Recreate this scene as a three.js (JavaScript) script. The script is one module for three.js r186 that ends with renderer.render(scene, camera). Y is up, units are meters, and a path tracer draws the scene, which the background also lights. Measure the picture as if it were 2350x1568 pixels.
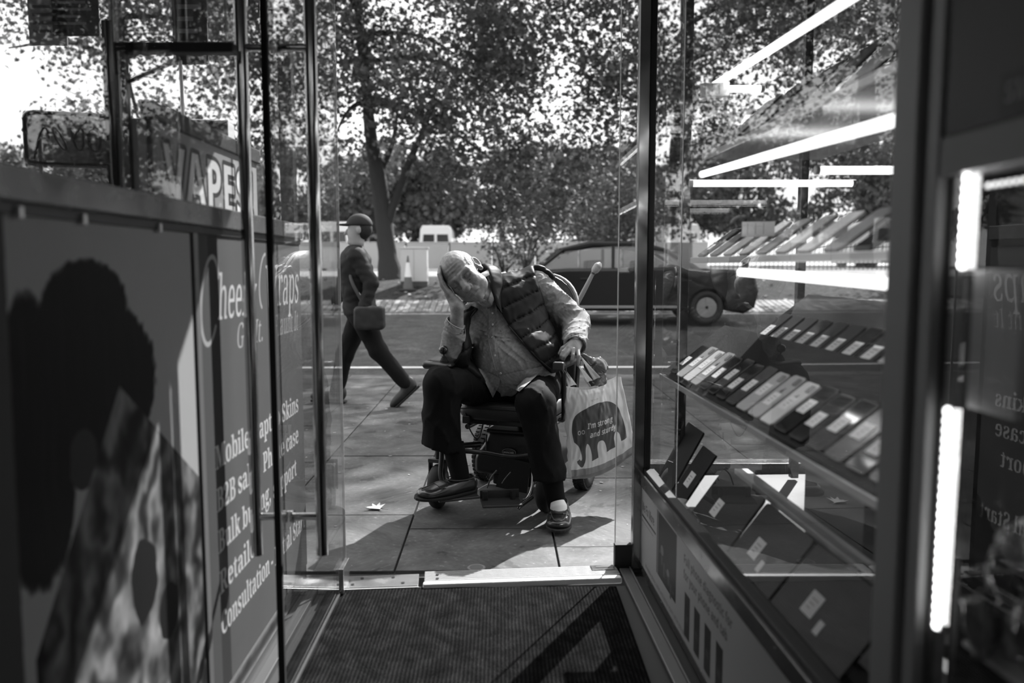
import * as THREE from 'three';
import { RoundedBoxGeometry } from 'three/addons/geometries/RoundedBoxGeometry.js';
import { mergeGeometries } from 'three/addons/utils/BufferGeometryUtils.js';
import { ImprovedNoise } from 'three/addons/math/ImprovedNoise.js';
import { RectAreaLightUniformsLib } from 'three/addons/lights/RectAreaLightUniformsLib.js';
RectAreaLightUniformsLib.init();

// ---------- camera, sky, sun, exposure ----------
const scene = new THREE.Scene();
const renderer = new THREE.WebGLRenderer({ antialias: true });
renderer.toneMapping = THREE.LinearToneMapping;
renderer.toneMappingExposure = 1.9;
renderer.shadowMap.enabled = true;
const EYE = new THREE.Vector3(0, 1.22, 0), PITCH = -5.437 * Math.PI / 180, YAW = -0.78 * Math.PI / 180, FOCAL = 1828;
const camera = new THREE.PerspectiveCamera(2 * Math.atan(784 / FOCAL) * 180 / Math.PI, 2350 / 1568, 0.05, 400);
camera.position.copy(EYE);
camera.rotation.order = 'YXZ';
camera.rotation.set(PITCH, YAW, 0);
camera.focus = 4.0;
camera.userData.fStop = 1.8;
camera.updateMatrixWorld(true);
scene.background = new THREE.Color().setRGB(1.0, 1.0, 1.0);
const sun = new THREE.DirectionalLight(0xffffff, 6.5);
sun.position.set(0.31 * 40, 40 * 0.58, -0.56 * 40 - 10);
sun.target.position.set(0, 0, -10);
sun.castShadow = true; sun.shadow.mapSize.set(4096, 4096);
Object.assign(sun.shadow.camera, { left: -40, right: 40, top: 40, bottom: -40, near: 1, far: 140 });
scene.add(sun, sun.target);

// ---------- helpers ----------
const V = (x, y, z) => new THREE.Vector3(x, y, z);
let seed = 12345;
function rnd(a = 1, b) { seed |= 0; seed = seed + 0x6D2B79F5 | 0; let t = Math.imul(seed ^ seed >>> 15, 1 | seed); t = t + Math.imul(t ^ t >>> 7, 61 | t) ^ t; const r = ((t ^ t >>> 14) >>> 0) / 4294967296; return b === undefined ? r * a : a + r * (b - a); }
const pn = new ImprovedNoise();
const noise = (x, y, z = 0) => pn.noise(x, y, z);
const fbm = (x, y, z = 0, o = 4) => { let s = 0, a = 0.5; for (let i = 0; i < o; i++) { s += a * pn.noise(x, y, z); x *= 2.03; y *= 2.03; z *= 2.03; a *= 0.5; } return s; };
const clamp = (x, a = 0, b = 1) => Math.min(b, Math.max(a, x));
const sst = (a, b, x) => { const t = clamp((x - a) / (b - a)); return t * t * (3 - 2 * t); };
// a picture point and a depth in metres -> the place in the shop or street
const RM = new THREE.Matrix4().makeRotationFromEuler(new THREE.Euler(PITCH, YAW, 0, 'YXZ'));
function at(px, py, depth) { const d = V((px - 1175) / FOCAL, -(py - 784) / FOCAL, -1).applyMatrix4(RM); return EYE.clone().addScaledVector(d, -depth / d.z); }
const grey = (v) => new THREE.Color().setRGB(v, v, v);
const mats = new Map();
function M(v, roughness = 0.8, o = {}) {
  const key = v + '_' + roughness + JSON.stringify(o, (k, x) => (x && x.isTexture ? x.uuid : x));
  if (!mats.has(key)) mats.set(key, new THREE.MeshPhysicalMaterial({ color: grey(v), roughness, side: THREE.DoubleSide, ...o }));
  return mats.get(key);
}
function tex(w, h, fn, rx = 1, ry = 1, colour = true) {   // fn -> 0..1 sRGB grey
  const a = new Uint8Array(w * h * 4);
  for (let y = 0; y < h; y++) for (let x = 0; x < w; x++) { const v = clamp(fn(x / w, y / h)) * 255, i = (y * w + x) * 4; a[i] = a[i + 1] = a[i + 2] = v; a[i + 3] = 255; }
  const t = new THREE.DataTexture(a, w, h); t.wrapS = t.wrapT = THREE.RepeatWrapping; t.magFilter = t.minFilter = THREE.LinearFilter; t.repeat.set(rx, ry);
  if (colour) t.colorSpace = THREE.SRGBColorSpace; t.needsUpdate = true; return t;
}
function canvasTex(w, h, draw) { const c = document.createElement('canvas'); c.width = w; c.height = h; draw(c.getContext('2d'), w, h); const t = new THREE.CanvasTexture(c); t.colorSpace = THREE.SRGBColorSpace; t.magFilter = THREE.LinearFilter; return t; }
// noise that repeats at the edge of the tile
function tileNoise(s, o = 4, q = 0) { return (u, v) => { const a = u * Math.PI * 2, b = v * Math.PI * 2; return fbm(Math.cos(a) * s + q, Math.sin(a) * s + Math.cos(b) * s, Math.sin(b) * s + q, o); }; }

const taken = new Map();
function numbered(name) { const n = taken.get(name) ?? 0; taken.set(name, n + 1); return n ? name + '_' + String(n).padStart(3, '0') : name; }
function shadow(o) { o.traverse((c) => { if (c.isMesh) { c.castShadow = true; c.receiveShadow = true; } }); return o; }
function info(o, label, category, group, kind) { if (label) o.userData.label = label; if (category) o.userData.category = category; if (group) o.userData.group = group; if (kind) o.userData.kind = kind; return o; }
function thing(name, label, category, pos = [0, 0, 0], turn = 0, group) { const o = new THREE.Group(); o.name = numbered(name); o.position.set(...pos); o.rotation.y = turn; scene.add(o); return info(o, label, category, group); }
function mesh(name, geo, mat, parent, label) { const m = new THREE.Mesh(Array.isArray(geo) ? join(geo) : geo, mat); m.name = parent ? name : numbered(name); m.castShadow = m.receiveShadow = true; (parent ?? scene).add(m); if (label) m.userData.label = label; return m; }
function single(name, geo, mat, label, category, group) { return info(mesh(name, geo, mat), label, category, group); }
function struct(name, geo, mat, label) { const m = mesh(name, geo, mat); return info(m, label, null, null, 'structure'); }
function stuff(o) { o.userData.kind = 'stuff'; return o; }
function join(list) { list = list.map((g) => { g = g.index ? g.toNonIndexed() : g.clone(); for (const k of Object.keys(g.attributes)) if (!['position', 'normal', 'uv'].includes(k)) g.deleteAttribute(k); if (!g.attributes.normal) g.computeVertexNormals(); if (!g.attributes.uv) g.setAttribute('uv', new THREE.BufferAttribute(new Float32Array(g.attributes.position.count * 2), 2)); return g; }); return mergeGeometries(list, false); }
// box between two corners, edges rounded, uv in metres
function box(x0, x1, y0, y1, z0, z1, r = 0.003) {
  const w = Math.abs(x1 - x0), h = Math.abs(y1 - y0), d = Math.abs(z1 - z0); r = Math.min(r, w / 2.2, h / 2.2, d / 2.2);
  const g = r > 0.0005 ? new RoundedBoxGeometry(w, h, d, 1, r) : new THREE.BoxGeometry(w, h, d);
  g.translate((x0 + x1) / 2, (y0 + y1) / 2, (z0 + z1) / 2); return metreUV(g);
}
function metreUV(g) { const p = g.attributes.position, n = g.attributes.normal, u = new Float32Array(p.count * 2); for (let i = 0; i < p.count; i++) { const ax = Math.abs(n.getX(i)), ay = Math.abs(n.getY(i)), az = Math.abs(n.getZ(i)); if (ay >= ax && ay >= az) { u[2 * i] = p.getX(i); u[2 * i + 1] = -p.getZ(i); } else if (ax >= az) { u[2 * i] = p.getZ(i); u[2 * i + 1] = p.getY(i); } else { u[2 * i] = p.getX(i); u[2 * i + 1] = p.getY(i); } } g.setAttribute('uv', new THREE.BufferAttribute(u, 2)); return g; }
function rod(a, b, r0, r1 = r0, n = 16, caps = true) { const d = b.clone().sub(a), l = d.length(), g = new THREE.CylinderGeometry(r1, r0, l, n, 1, !caps); g.translate(0, l / 2, 0); g.applyQuaternion(new THREE.Quaternion().setFromUnitVectors(V(0, 1, 0), d.normalize())); g.translate(a.x, a.y, a.z); return g; }
function tube(pts, r, seg = 40, n = 8, closed = false) { return new THREE.TubeGeometry(new THREE.CatmullRomCurve3(pts, closed, 'centripetal'), seg, r, n, closed); }
function lathe(pts, n = 32) { return new THREE.LatheGeometry(pts.map(([r, y]) => new THREE.Vector2(r, y)), n); }
function ball(c, r, n = 16, sx = 1, sy = 1, sz = 1) { const g = new THREE.SphereGeometry(r, n * 2, n); g.scale(sx, sy, sz); g.translate(c.x, c.y, c.z); return g; }
// a tapered tube through points with a radius each
function limb(pts, radii, seg = 30, n = 10, bump = 0) {
  const c = new THREE.CatmullRomCurve3(pts, false, 'centripetal'), fr = c.computeFrenetFrames(seg, false), pos = [], idx = [], uv = [];
  for (let i = 0; i <= seg; i++) { const t = i / seg, p = c.getPoint(t), k = t * (radii.length - 1), a = Math.min(Math.floor(k), radii.length - 2), r = radii[a] + (radii[a + 1] - radii[a]) * (k - a);
    for (let j = 0; j <= n; j++) { const th = j / n * Math.PI * 2, rr = r * (1 + bump * noise(Math.cos(th) * 2, Math.sin(th) * 2, i * 0.7)); const q = p.clone().addScaledVector(fr.normals[i], Math.cos(th) * rr).addScaledVector(fr.binormals[i], Math.sin(th) * rr); pos.push(q.x, q.y, q.z); uv.push(j / n, t * 3); } }
  for (let i = 0; i < seg; i++) for (let j = 0; j < n; j++) { const a = i * (n + 1) + j, b = a + n + 1; idx.push(a, b, a + 1, b, b + 1, a + 1); }
  const g = new THREE.BufferGeometry(); g.setAttribute('position', new THREE.Float32BufferAttribute(pos, 3)); g.setAttribute('uv', new THREE.Float32BufferAttribute(uv, 2)); g.setIndex(idx); g.computeVertexNormals(); return g;
}
// flat outline with thickness, in its own xy plane
function plate(pts, depth, bevel = 0, holes = []) { const s = new THREE.Shape(pts.map(([x, y]) => new THREE.Vector2(x, y))); for (const h of holes) s.holes.push(new THREE.Path(h.map(([x, y]) => new THREE.Vector2(x, y)))); const g = new THREE.ExtrudeGeometry(s, { depth, bevelEnabled: bevel > 0, bevelSize: bevel, bevelThickness: bevel, bevelSegments: 2 }); return g; }
// a curved sheet from f(u,v)->Vector3
function sheet(f, nu, nv) { const pos = [], uv = [], idx = []; for (let i = 0; i <= nu; i++) for (let j = 0; j <= nv; j++) { const p = f(i / nu, j / nv); pos.push(p.x, p.y, p.z); uv.push(i / nu, j / nv); } for (let i = 0; i < nu; i++) for (let j = 0; j < nv; j++) { const a = i * (nv + 1) + j, b = a + nv + 1; idx.push(a, b, a + 1, b, b + 1, a + 1); } const g = new THREE.BufferGeometry(); g.setAttribute('position', new THREE.Float32BufferAttribute(pos, 3)); g.setAttribute('uv', new THREE.Float32BufferAttribute(uv, 2)); g.setIndex(idx); g.computeVertexNormals(); return g; }

function spaceUV(g) { const p = g.attributes.position, uv = new Float32Array(p.count * 2); for (let i = 0; i < p.count; i++) { uv[2 * i] = p.getX(i) + 0.15 * p.getZ(i); uv[2 * i + 1] = p.getY(i) + 0.12 * p.getZ(i); } g.setAttribute('uv', new THREE.BufferAttribute(uv, 2)); return g; }

// ---------- distance fields meshed on a grid (surface nets) ----------
const smin = (a, b, k) => { const h = Math.max(k - Math.abs(a - b), 0) / k; return Math.min(a, b) - h * h * k * 0.25; };
const smax = (a, b, k) => -smin(-a, -b, k);
function sdCap(px, py, pz, a, b, ra, rb) { const bx = b.x - a.x, by = b.y - a.y, bz = b.z - a.z, x = px - a.x, y = py - a.y, z = pz - a.z, h = clamp((x * bx + y * by + z * bz) / (bx * bx + by * by + bz * bz)); const dx = x - bx * h, dy = y - by * h, dz = z - bz * h; return Math.sqrt(dx * dx + dy * dy + dz * dz) - (ra + (rb - ra) * h); }
function sdEll(x, y, z, rx, ry, rz) { const a = x / rx, b = y / ry, c = z / rz, k0 = Math.sqrt(a * a + b * b + c * c); if (k0 < 1e-6) return -Math.min(rx, ry, rz); const p = x / (rx * rx), q = y / (ry * ry), r = z / (rz * rz), k1 = Math.sqrt(p * p + q * q + r * r); return k0 * (k0 - 1) / k1; }
const sdSph = (x, y, z, r) => Math.sqrt(x * x + y * y + z * z) - r;
function sdPoly(x, y, pts) { let d = 1e9, s = 1; for (let i = 0, j = pts.length - 1; i < pts.length; j = i++) { const [ax, ay] = pts[i], [bx, by] = pts[j], ex = bx - ax, ey = by - ay, wx = x - ax, wy = y - ay, h = clamp((wx * ex + wy * ey) / (ex * ex + ey * ey)), qx = wx - ex * h, qy = wy - ey * h; d = Math.min(d, qx * qx + qy * qy); if ((ay > y) !== (by > y) && x < (bx - ax) * (y - ay) / (by - ay) + ax) s = -s; } return s * Math.sqrt(d); }
function nets(lo, hi, cell, f) {
  const nx = Math.ceil((hi.x - lo.x) / cell) + 1, ny = Math.ceil((hi.y - lo.y) / cell) + 1, nz = Math.ceil((hi.z - lo.z) / cell) + 1, F = new Float32Array(nx * ny * nz), B = 4;
  for (let k = 0; k < nz; k += B) for (let j = 0; j < ny; j += B) for (let i = 0; i < nx; i += B) {
    const c = f(lo.x + (i + 1.5) * cell, lo.y + (j + 1.5) * cell, lo.z + (k + 1.5) * cell), far = Math.abs(c) > cell * 6.5;
    for (let z = k; z < Math.min(k + B, nz); z++) for (let y = j; y < Math.min(j + B, ny); y++) for (let x = i; x < Math.min(i + B, nx); x++) F[(z * ny + y) * nx + x] = far ? c : f(lo.x + x * cell, lo.y + y * cell, lo.z + z * cell);
  }
  const id = new Int32Array(nx * ny * nz).fill(-1), pos = [], idx = [];
  const E = [[0, 1], [2, 3], [4, 5], [6, 7], [0, 2], [1, 3], [4, 6], [5, 7], [0, 4], [1, 5], [2, 6], [3, 7]];
  for (let z = 0; z < nz - 1; z++) for (let y = 0; y < ny - 1; y++) for (let x = 0; x < nx - 1; x++) {
    const o = (z * ny + y) * nx + x, c = [F[o], F[o + 1], F[o + nx], F[o + nx + 1], F[o + nx * ny], F[o + nx * ny + 1], F[o + nx * ny + nx], F[o + nx * ny + nx + 1]]; let m = 0; for (let i = 0; i < 8; i++) if (c[i] < 0) m |= 1 << i; if (m === 0 || m === 255) continue;
    let sx = 0, sy = 0, sz = 0, n = 0; for (const [a, b] of E) if ((c[a] < 0) !== (c[b] < 0)) { const t = c[a] / (c[a] - c[b]); sx += (a & 1) + ((b & 1) - (a & 1)) * t; sy += (a >> 1 & 1) + ((b >> 1 & 1) - (a >> 1 & 1)) * t; sz += (a >> 2) + ((b >> 2) - (a >> 2)) * t; n++; }
    id[o] = pos.length / 3; pos.push(lo.x + (x + sx / n) * cell, lo.y + (y + sy / n) * cell, lo.z + (z + sz / n) * cell);
  }
  const quad = (a, b, c, d, flip) => { if (a < 0 || b < 0 || c < 0 || d < 0) return; flip ? idx.push(a, c, b, c, d, b) : idx.push(a, b, c, c, b, d); };
  for (let z = 1; z < nz - 1; z++) for (let y = 1; y < ny - 1; y++) for (let x = 1; x < nx - 1; x++) {
    const o = (z * ny + y) * nx + x, s = F[o] < 0, X = 1, Y = nx, Z = nx * ny;
    if (s !== F[o + X] < 0) quad(id[o - Y - Z], id[o - Z], id[o - Y], id[o], !s);
    if (s !== F[o + Y] < 0) quad(id[o - X - Z], id[o - X], id[o - Z], id[o], !s);
    if (s !== F[o + Z] < 0) quad(id[o - X - Y], id[o - Y], id[o - X], id[o], !s);
  }
  const g = new THREE.BufferGeometry(); g.setAttribute('position', new THREE.Float32BufferAttribute(pos, 3)); g.setIndex(idx); g.computeVertexNormals();
  return spaceUV(g);
}
// the point where the line of sight through a picture point meets a field
function touch(px, py, f, z0 = 3.2, z1 = 4.6) { let p = at(px, py, z0); const d = at(px, py, z1).sub(p).normalize(); let t = 0; for (let i = 0; i < 120; i++) { const v = f(p.x + d.x * t, p.y + d.y * t, p.z + d.z * t); if (v < 0.0005) break; t += Math.max(0.0008, v * 0.7); if (t > z1 - z0 + 0.3) return at(px, py, z1); } return p.addScaledVector(d, t); }
function gradient(p, f, e = 0.004) { return V(f(p.x + e, p.y, p.z) - f(p.x - e, p.y, p.z), f(p.x, p.y + e, p.z) - f(p.x, p.y - e, p.z), f(p.x, p.y, p.z + e) - f(p.x, p.y, p.z - e)).normalize(); }
const nth = ['first', 'second', 'third', 'fourth', 'fifth', 'sixth', 'seventh', 'eighth', 'ninth', 'tenth', 'eleventh', 'twelfth', 'thirteenth', 'fourteenth', 'fifteenth', 'sixteenth', 'seventeenth', 'eighteenth', 'nineteenth', 'twentieth', 'twenty-first', 'twenty-second', 'twenty-third', 'twenty-fourth'];

// ---------- surfaces ----------
const tConcrete = [0, 1, 2].map((q) => tex(256, 256, (u, v) => { const n = tileNoise(1.1, 5, q * 7.3)(u, v), f = tileNoise(9, 3, q * 3.1)(u, v); return 0.60 + 0.30 * n + 0.16 * f + (f > 0.36 ? 0.2 : 0) - (n < -0.28 ? 0.14 : 0); }, 0.9, 0.9));
const tAsphalt = tex(256, 256, (u, v) => 0.6 + 0.22 * tileNoise(1.3, 4)(u, v) + 0.4 * tileNoise(14, 2, 3)(u, v), 0.35, 0.35);
const tGrain = tex(256, 256, (u, v) => 0.5 + 0.9 * tileNoise(16, 2, 5)(u, v), 8, 8, false);
const tWeave = tex(128, 128, (u, v) => 0.5 + 0.25 * Math.sin(u * 2 * Math.PI * 32) * Math.sin(v * 2 * Math.PI * 32) + 0.4 * tileNoise(9, 2, 9)(u, v), 18, 18, false);
const tSmudge = tex(256, 256, (u, v) => 0.55 + 0.5 * tileNoise(1.7, 4, 2)(u, v), 1.2, 1.2, false);
const tMat = tex(512, 512, (u, v) => { const n = tileNoise(26, 2, 4)(u, v), w = tileNoise(1.2, 4, 1)(u, v); return 0.42 + (0.14 + 0.2 * w) * Math.sin(u * 2 * Math.PI * 32 + 2 * w) + 0.75 * n + 0.45 * w + (n > 0.36 ? 0.35 : 0); }, 2.5, 2.5);
const tMatBump = tex(512, 512, (u, v) => 0.5 + 0.3 * Math.sin(u * 2 * Math.PI * 32) + 0.7 * tileNoise(26, 2, 4)(u, v), 2.5, 2.5, false);
const mSlab = [0, 1, 2, 0, 1].map((k, i) => M([0.22, 0.25, 0.20, 0.27, 0.235][i], 0.72, { map: tConcrete[k], bumpMap: tGrain, bumpScale: 0.0012 }));
const mAsphalt = M(0.2, 0.85, { map: tAsphalt, bumpMap: tGrain, bumpScale: 0.003 });
const mAlu = M(0.42, 0.36, { metalness: 0.9, roughnessMap: tSmudge });
const mAluDark = M(0.13, 0.42, { metalness: 0.75, roughnessMap: tSmudge });
const mSteel = M(0.62, 0.13, { metalness: 1 });
const mBlack = M(0.012, 0.5), mBlackRough = M(0.014, 0.85), mRubber = M(0.02, 0.75, { bumpMap: tGrain, bumpScale: 0.0006 });
const mGlass = new THREE.MeshPhysicalMaterial({ color: grey(0.96), roughness: 0.0, transmission: 1, thickness: 0, ior: 1.5, side: THREE.DoubleSide });
const mGlassEdge = M(0.62, 0.12, { transmission: 0.35, thickness: 0 });
const mPlaster = M(0.35, 0.9, { bumpMap: tGrain, bumpScale: 0.001 }), mDarkWall = M(0.10, 0.85), mWhite = M(0.75, 0.6);

// ---------- the shop's shell ----------
const ROT = -0.062;                                    // the shop front turns a little away from the kerb line
const front = (x) => -3.02 - 0.075 * (x - 0.05);       // depth of the shop front at x
struct('floor', box(-2.9, 2.6, -0.12, -0.012, -2.97, 4.5, 0), M(0.05, 0.6));
struct('ceiling', box(-2.9, 2.6, 2.62, 2.8, -3.1, 4.5, 0), M(0.3, 0.9));
struct('wall_back', box(-2.9, 2.6, 0, 2.65, 4.5, 4.7, 0), mDarkWall);
struct('wall_left', box(-3.0, -2.85, 0, 2.65, -3.0, 4.5, 0), mDarkWall);
struct('wall_right', box(2.55, 2.7, 0, 2.65, -3.2, 4.5, 0), mDarkWall);
struct('wall_front', [box(-14, 14, 2.5, 9.5, -3.3, -2.95, 0), box(-14, -2.7, -0.1, 2.5, -3.25, -2.95, 0), box(2.45, 14, -0.1, 2.5, -3.4, -3.1, 0)], mPlaster);
// ribbed entrance mat lying between the two side screens
{ const m = single('entrance_mat', box(-0.66, 0.44, -0.012, 0.0, -2.94, 0.6, 0.004), M(0.045, 0.95, { map: tMat, bumpMap: tMatBump, bumpScale: 0.006, specularIntensity: 0.1 }), 'dark ribbed entrance mat on the shop floor inside the doorway', 'mat'); m.userData.kind = 'thing'; }

// door threshold in two plates, the right one with a bright nosing
{ const t = thing('threshold_plate', 'flat worn metal threshold plate with screws beside the glass door', 'threshold', [-0.62, 0, front(-0.62)], 0.075);
  mesh('plate', box(-0.28, 0.30, -0.006, 0.008, -0.06, 0.055, 0.003), M(0.5, 0.4, { metalness: 0.85, roughnessMap: tSmudge }), t);
  mesh('edge', box(-0.28, 0.30, -0.01, 0.004, 0.055, 0.062, 0.001), M(0.8, 0.3, { metalness: 0.6 }), t);
  for (const x of [-0.05, -0.02, 0.08, 0.24, 0.05, 0.2]) mesh('screw', new THREE.CylinderGeometry(0.007, 0.007, 0.003, 12).translate(x, 0.009, x > 0.06 && x < 0.22 ? -0.03 : 0.028), mAluDark, t);
  const u = thing('threshold_strip', 'ribbed aluminium threshold strip with a bright worn nosing across the doorway', 'threshold', [0.08, 0, front(0.08)], 0.075);
  mesh('nosing', box(-0.385, 0.385, -0.012, 0.016, 0.035, 0.068, 0.008), M(0.88, 0.45, { metalness: 0.15, bumpMap: tGrain, bumpScale: 0.001 }), u);
  for (let k = 0; k < 7; k++) mesh('rib', box(-0.38, 0.385, -0.004, 0.016, -0.06 + k * 0.0135, -0.052 + k * 0.0135, 0.002), M(0.5, 0.42, { metalness: 0.85 }), u);
  mesh('base', box(-0.38, 0.385, -0.01, 0.009, -0.062, 0.036, 0), mAluDark, u);
  mesh('lock_keep', [box(0.28, 0.375, 0.014, 0.02, -0.058, -0.012, 0.004)], mAlu, u); mesh('slot', box(0.30, 0.355, 0.0195, 0.0212, -0.042, -0.03, 0), mBlack, u);
  for (const z of [-0.02, 0.02]) mesh('screw', new THREE.CylinderGeometry(0.006, 0.006, 0.004, 12).translate(-0.33, 0.0175, z), mBlack, u); }

// ---------- street ground ----------
{ const p = struct('pavement', box(-14, 14, -0.3, -0.012, -8.6, -3.06, 0), M(0.03, 0.95), 'dark bedding below paving slabs');
  // slabs in lanes running away from the shop, joints open, each a little uneven
  const w = 0.665; let lane = 0;
  for (let x = -0.43 - w * 9; x < 8.2; x += w, lane++) { const off = [0.0, 0.52, 0.22, 0.74][(lane + 400) % 4]; let z = Math.max(-3.09, 0);
    let a = 3.10; const cuts = []; const first = Math.abs(x + 0.43) < 0.01 ? [3.614, 4.62, 5.8, 7.0, 8.15] : Math.abs(x + 0.43 + w) < 0.01 ? [3.83, 5.05, 6.05, 7.16, 8.2] : Math.abs(x + 0.43 - w) < 0.01 ? [3.37, 4.5, 5.62, 6.6, 7.7] : [3.2 + off * 0.9, 4.3 + off * 0.8, 5.35 + off * 0.9, 6.45 + off * 0.7, 7.6 + off * 0.6];
    for (const c of [...first, 8.56]) { if (c - a > 0.06) cuts.push([a, c]); a = c; }
    for (const [z0, z1] of cuts) { const s = mesh('slab', box(x + 0.004, x + w - 0.004, -0.05, rnd(-0.002, 0.0015), -z1 + 0.004, -z0 - 0.004, 0.004), mSlab[Math.floor(rnd(5))], p); } }
  const k = struct('kerb', box(-14, 14, -0.3, -0.1, -8.86, -8.6, 0), M(0.05, 0.9));
  for (let x = -9; x < 10; x += 0.915) mesh('kerb_stone', box(x + 0.005, x + 0.91, -0.25, 0.004, -8.86, -8.575, 0.015), M(0.42, 0.7, { map: tConcrete[1], bumpMap: tGrain, bumpScale: 0.002 }), k); }
const roadY = (d) => -0.1 + 0.344 * sst(8.8, 17, d) * 0.6 + 0.344 * 0.4 * clamp((d - 8.8) / 8.2);
const strip = (x0, x1, prof, nx = 2) => sheet((u, v) => { const k = Math.min(Math.floor(v * (prof.length - 1)), prof.length - 2), t = v * (prof.length - 1) - k; return V(x0 + (x1 - x0) * u, prof[k][1] + (prof[k + 1][1] - prof[k][1]) * t, -(prof[k][0] + (prof[k + 1][0] - prof[k][0]) * t)); }, nx, (prof.length - 1) * 2);
function metreSheet(g) { const p = g.attributes.position, uv = g.attributes.uv; for (let i = 0; i < p.count; i++) uv.setXY(i, p.getX(i), p.getZ(i)); return g; }
struct('road', metreSheet(strip(-60, 60, [...Array(9)].map((_, i) => { const d = 8.8 + i * 1.03; return [d, roadY(d)]; }))), mAsphalt, 'grey asphalt road');
single('road_line', strip(-60, 60, [[9.98, roadY(9.98) + 0.004], [10.1, roadY(10.1) + 0.004]]), M(0.8, 0.7, { bumpMap: tGrain, bumpScale: 0.002 }), 'white line painted along the road edge nearest the shop', 'road marking');
single('road_line', strip(-60, 60, [[16.3, roadY(16.3) + 0.004], [16.42, roadY(16.42) + 0.004]]), M(0.5, 0.7), 'thin worn line painted along the far side of the road', 'road marking');
// granite edging on the far side, then the verge rising to the park
{ const e = struct('edging', box(-22, 22, -0.3, 0.2, -17.3, -17.05, 0), M(0.05, 0.9));
  const g = plate([[-0.055, 0], [0.055, 0], [0.055, 1.14], [-0.055, 1.14]], 0.18, 0.006); const mm = [M(0.2, 0.8), M(0.23, 0.8), M(0.18, 0.8)];
  for (let i = 0; i < 150; i++) { const m = mesh('sett', g, mm[i % 3 === 0 ? 1 : Math.floor(rnd(3))], e); m.position.set(-12 + i * 0.14, 0.06, -17.08); m.rotation.x = -Math.PI / 2 + Math.atan2(0.2, 1.14); }
  struct('lawn', metreSheet(strip(-90, 90, [[17.2, 0.2], [18.25, 0.42], [20, 0.80], [21, 0.90], [22, 0.93]])), M(0.16, 0.95, { map: tex(256, 256, (u, v) => 0.55 + 0.5 * tileNoise(5, 4, 1)(u, v) + (tileNoise(20, 1, 2)(u, v) > 0.3 ? 0.35 : 0), 0.3, 0.3), bumpMap: tGrain, bumpScale: 0.02 }), 'rough verge with fallen leaves');
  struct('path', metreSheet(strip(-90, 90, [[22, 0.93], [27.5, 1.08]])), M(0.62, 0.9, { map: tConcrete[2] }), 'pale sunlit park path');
  struct('lawn', metreSheet(strip(-160, 160, [[27.5, 1.08], [60, 1.1], [160, 1.2]])), M(0.14, 0.95, { map: tAsphalt })); }
// leaf litter: crumbs and flakes too many to count
{ const g = join([plate([[0, -0.5], [0.28, -0.3], [0.42, 0.05], [0.2, 0.2], [0, 0.55], [-0.16, 0.22], [-0.45, 0.1], [-0.22, -0.28]], 0.03)]); g.rotateX(-Math.PI / 2);
  const N = 420, im = new THREE.InstancedMesh(g, M(0.5, 0.9), N), m = new THREE.Matrix4(), q = new THREE.Quaternion();
  for (let i = 0; i < N; i++) { const far = i > 260, z = far ? -rnd(17.3, 21.5) : -rnd(3.15, 8.3), x = far ? rnd(-9, 7) : rnd(-2.2, 1.6), s = far ? rnd(0.05, 0.13) : Math.pow(rnd(), 3) * 0.03 + 0.006; let y = 0.001; if (far) { const d = -z; y = d < 18.25 ? 0.2 + (d - 17.2) * 0.21 : d < 20 ? 0.42 + (d - 18.25) * 0.217 : 0.8 + (d - 20) * 0.1; } q.setFromEuler(new THREE.Euler(far ? rnd(-0.5, 0.5) : rnd(-0.1, 0.1), rnd(6.28), 0)); m.compose(V(x, y + (far ? 0.03 : 0.001), z), q, V(s, s, s)); im.setMatrixAt(i, m); im.setColorAt(i, grey(rnd(0.25, 1.2))); }
  im.name = 'fallen_leaves'; im.castShadow = im.receiveShadow = true; info(im, 'scattered crumbs and fallen leaves lying on the paving and verge', 'litter', null, 'stuff'); scene.add(im); }
{ const s = []; for (let k = 0; k < 5; k++) { const a = -1.4 + k * 0.7; s.push([Math.sin(a) * 0.03, Math.cos(a) * 0.03 - 0.004], [Math.sin(a + 0.18) * 0.044, Math.cos(a + 0.18) * 0.042], [Math.sin(a + 0.33) * 0.055 * (k === 2 ? 1.2 : 1), Math.cos(a + 0.33) * 0.05 * (k === 2 ? 1.2 : 1)]); } s.push([0.004, -0.03], [0, -0.06], [-0.004, -0.03]);
  const l = thing('dry_leaf', 'large curled dry leaf lying alone on the paving between door and wheelchair', 'leaf', [at(862, 1158, 3.92).x, 0.004, -3.92], 0.8); const g = plate(s, 0.0012); g.rotateX(-Math.PI / 2); const p = g.attributes.position; for (let i = 0; i < p.count; i++) p.setY(i, p.getY(i) + 0.5 * (p.getX(i) ** 2) * 8 + 0.012 * Math.abs(noise(p.getX(i) * 60, p.getZ(i) * 60))); g.computeVertexNormals(); mesh('blade', g, M(0.5, 0.85), l); mesh('stalk', tube([V(0, 0.002, 0.01), V(0.005, 0.004, 0.05), V(0.02, 0.006, 0.075)], 0.0012, 10, 5), M(0.35, 0.8), l); }
// metal cover in the paving by the door
{ const c = at(1093, 1308, 3.11), o = thing('pavement_stud', 'small round metal stopcock cover set in the paving by the threshold', 'cover', [c.x, 0.001, -3.13]); mesh('ring', new THREE.TorusGeometry(0.032, 0.006, 6, 28).rotateX(-Math.PI / 2).scale(1, 0.35, 1), M(0.22, 0.7, { metalness: 0.3 }), o); mesh('lid', new THREE.CylinderGeometry(0.027, 0.027, 0.002, 24), M(0.12, 0.7), o); }

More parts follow.
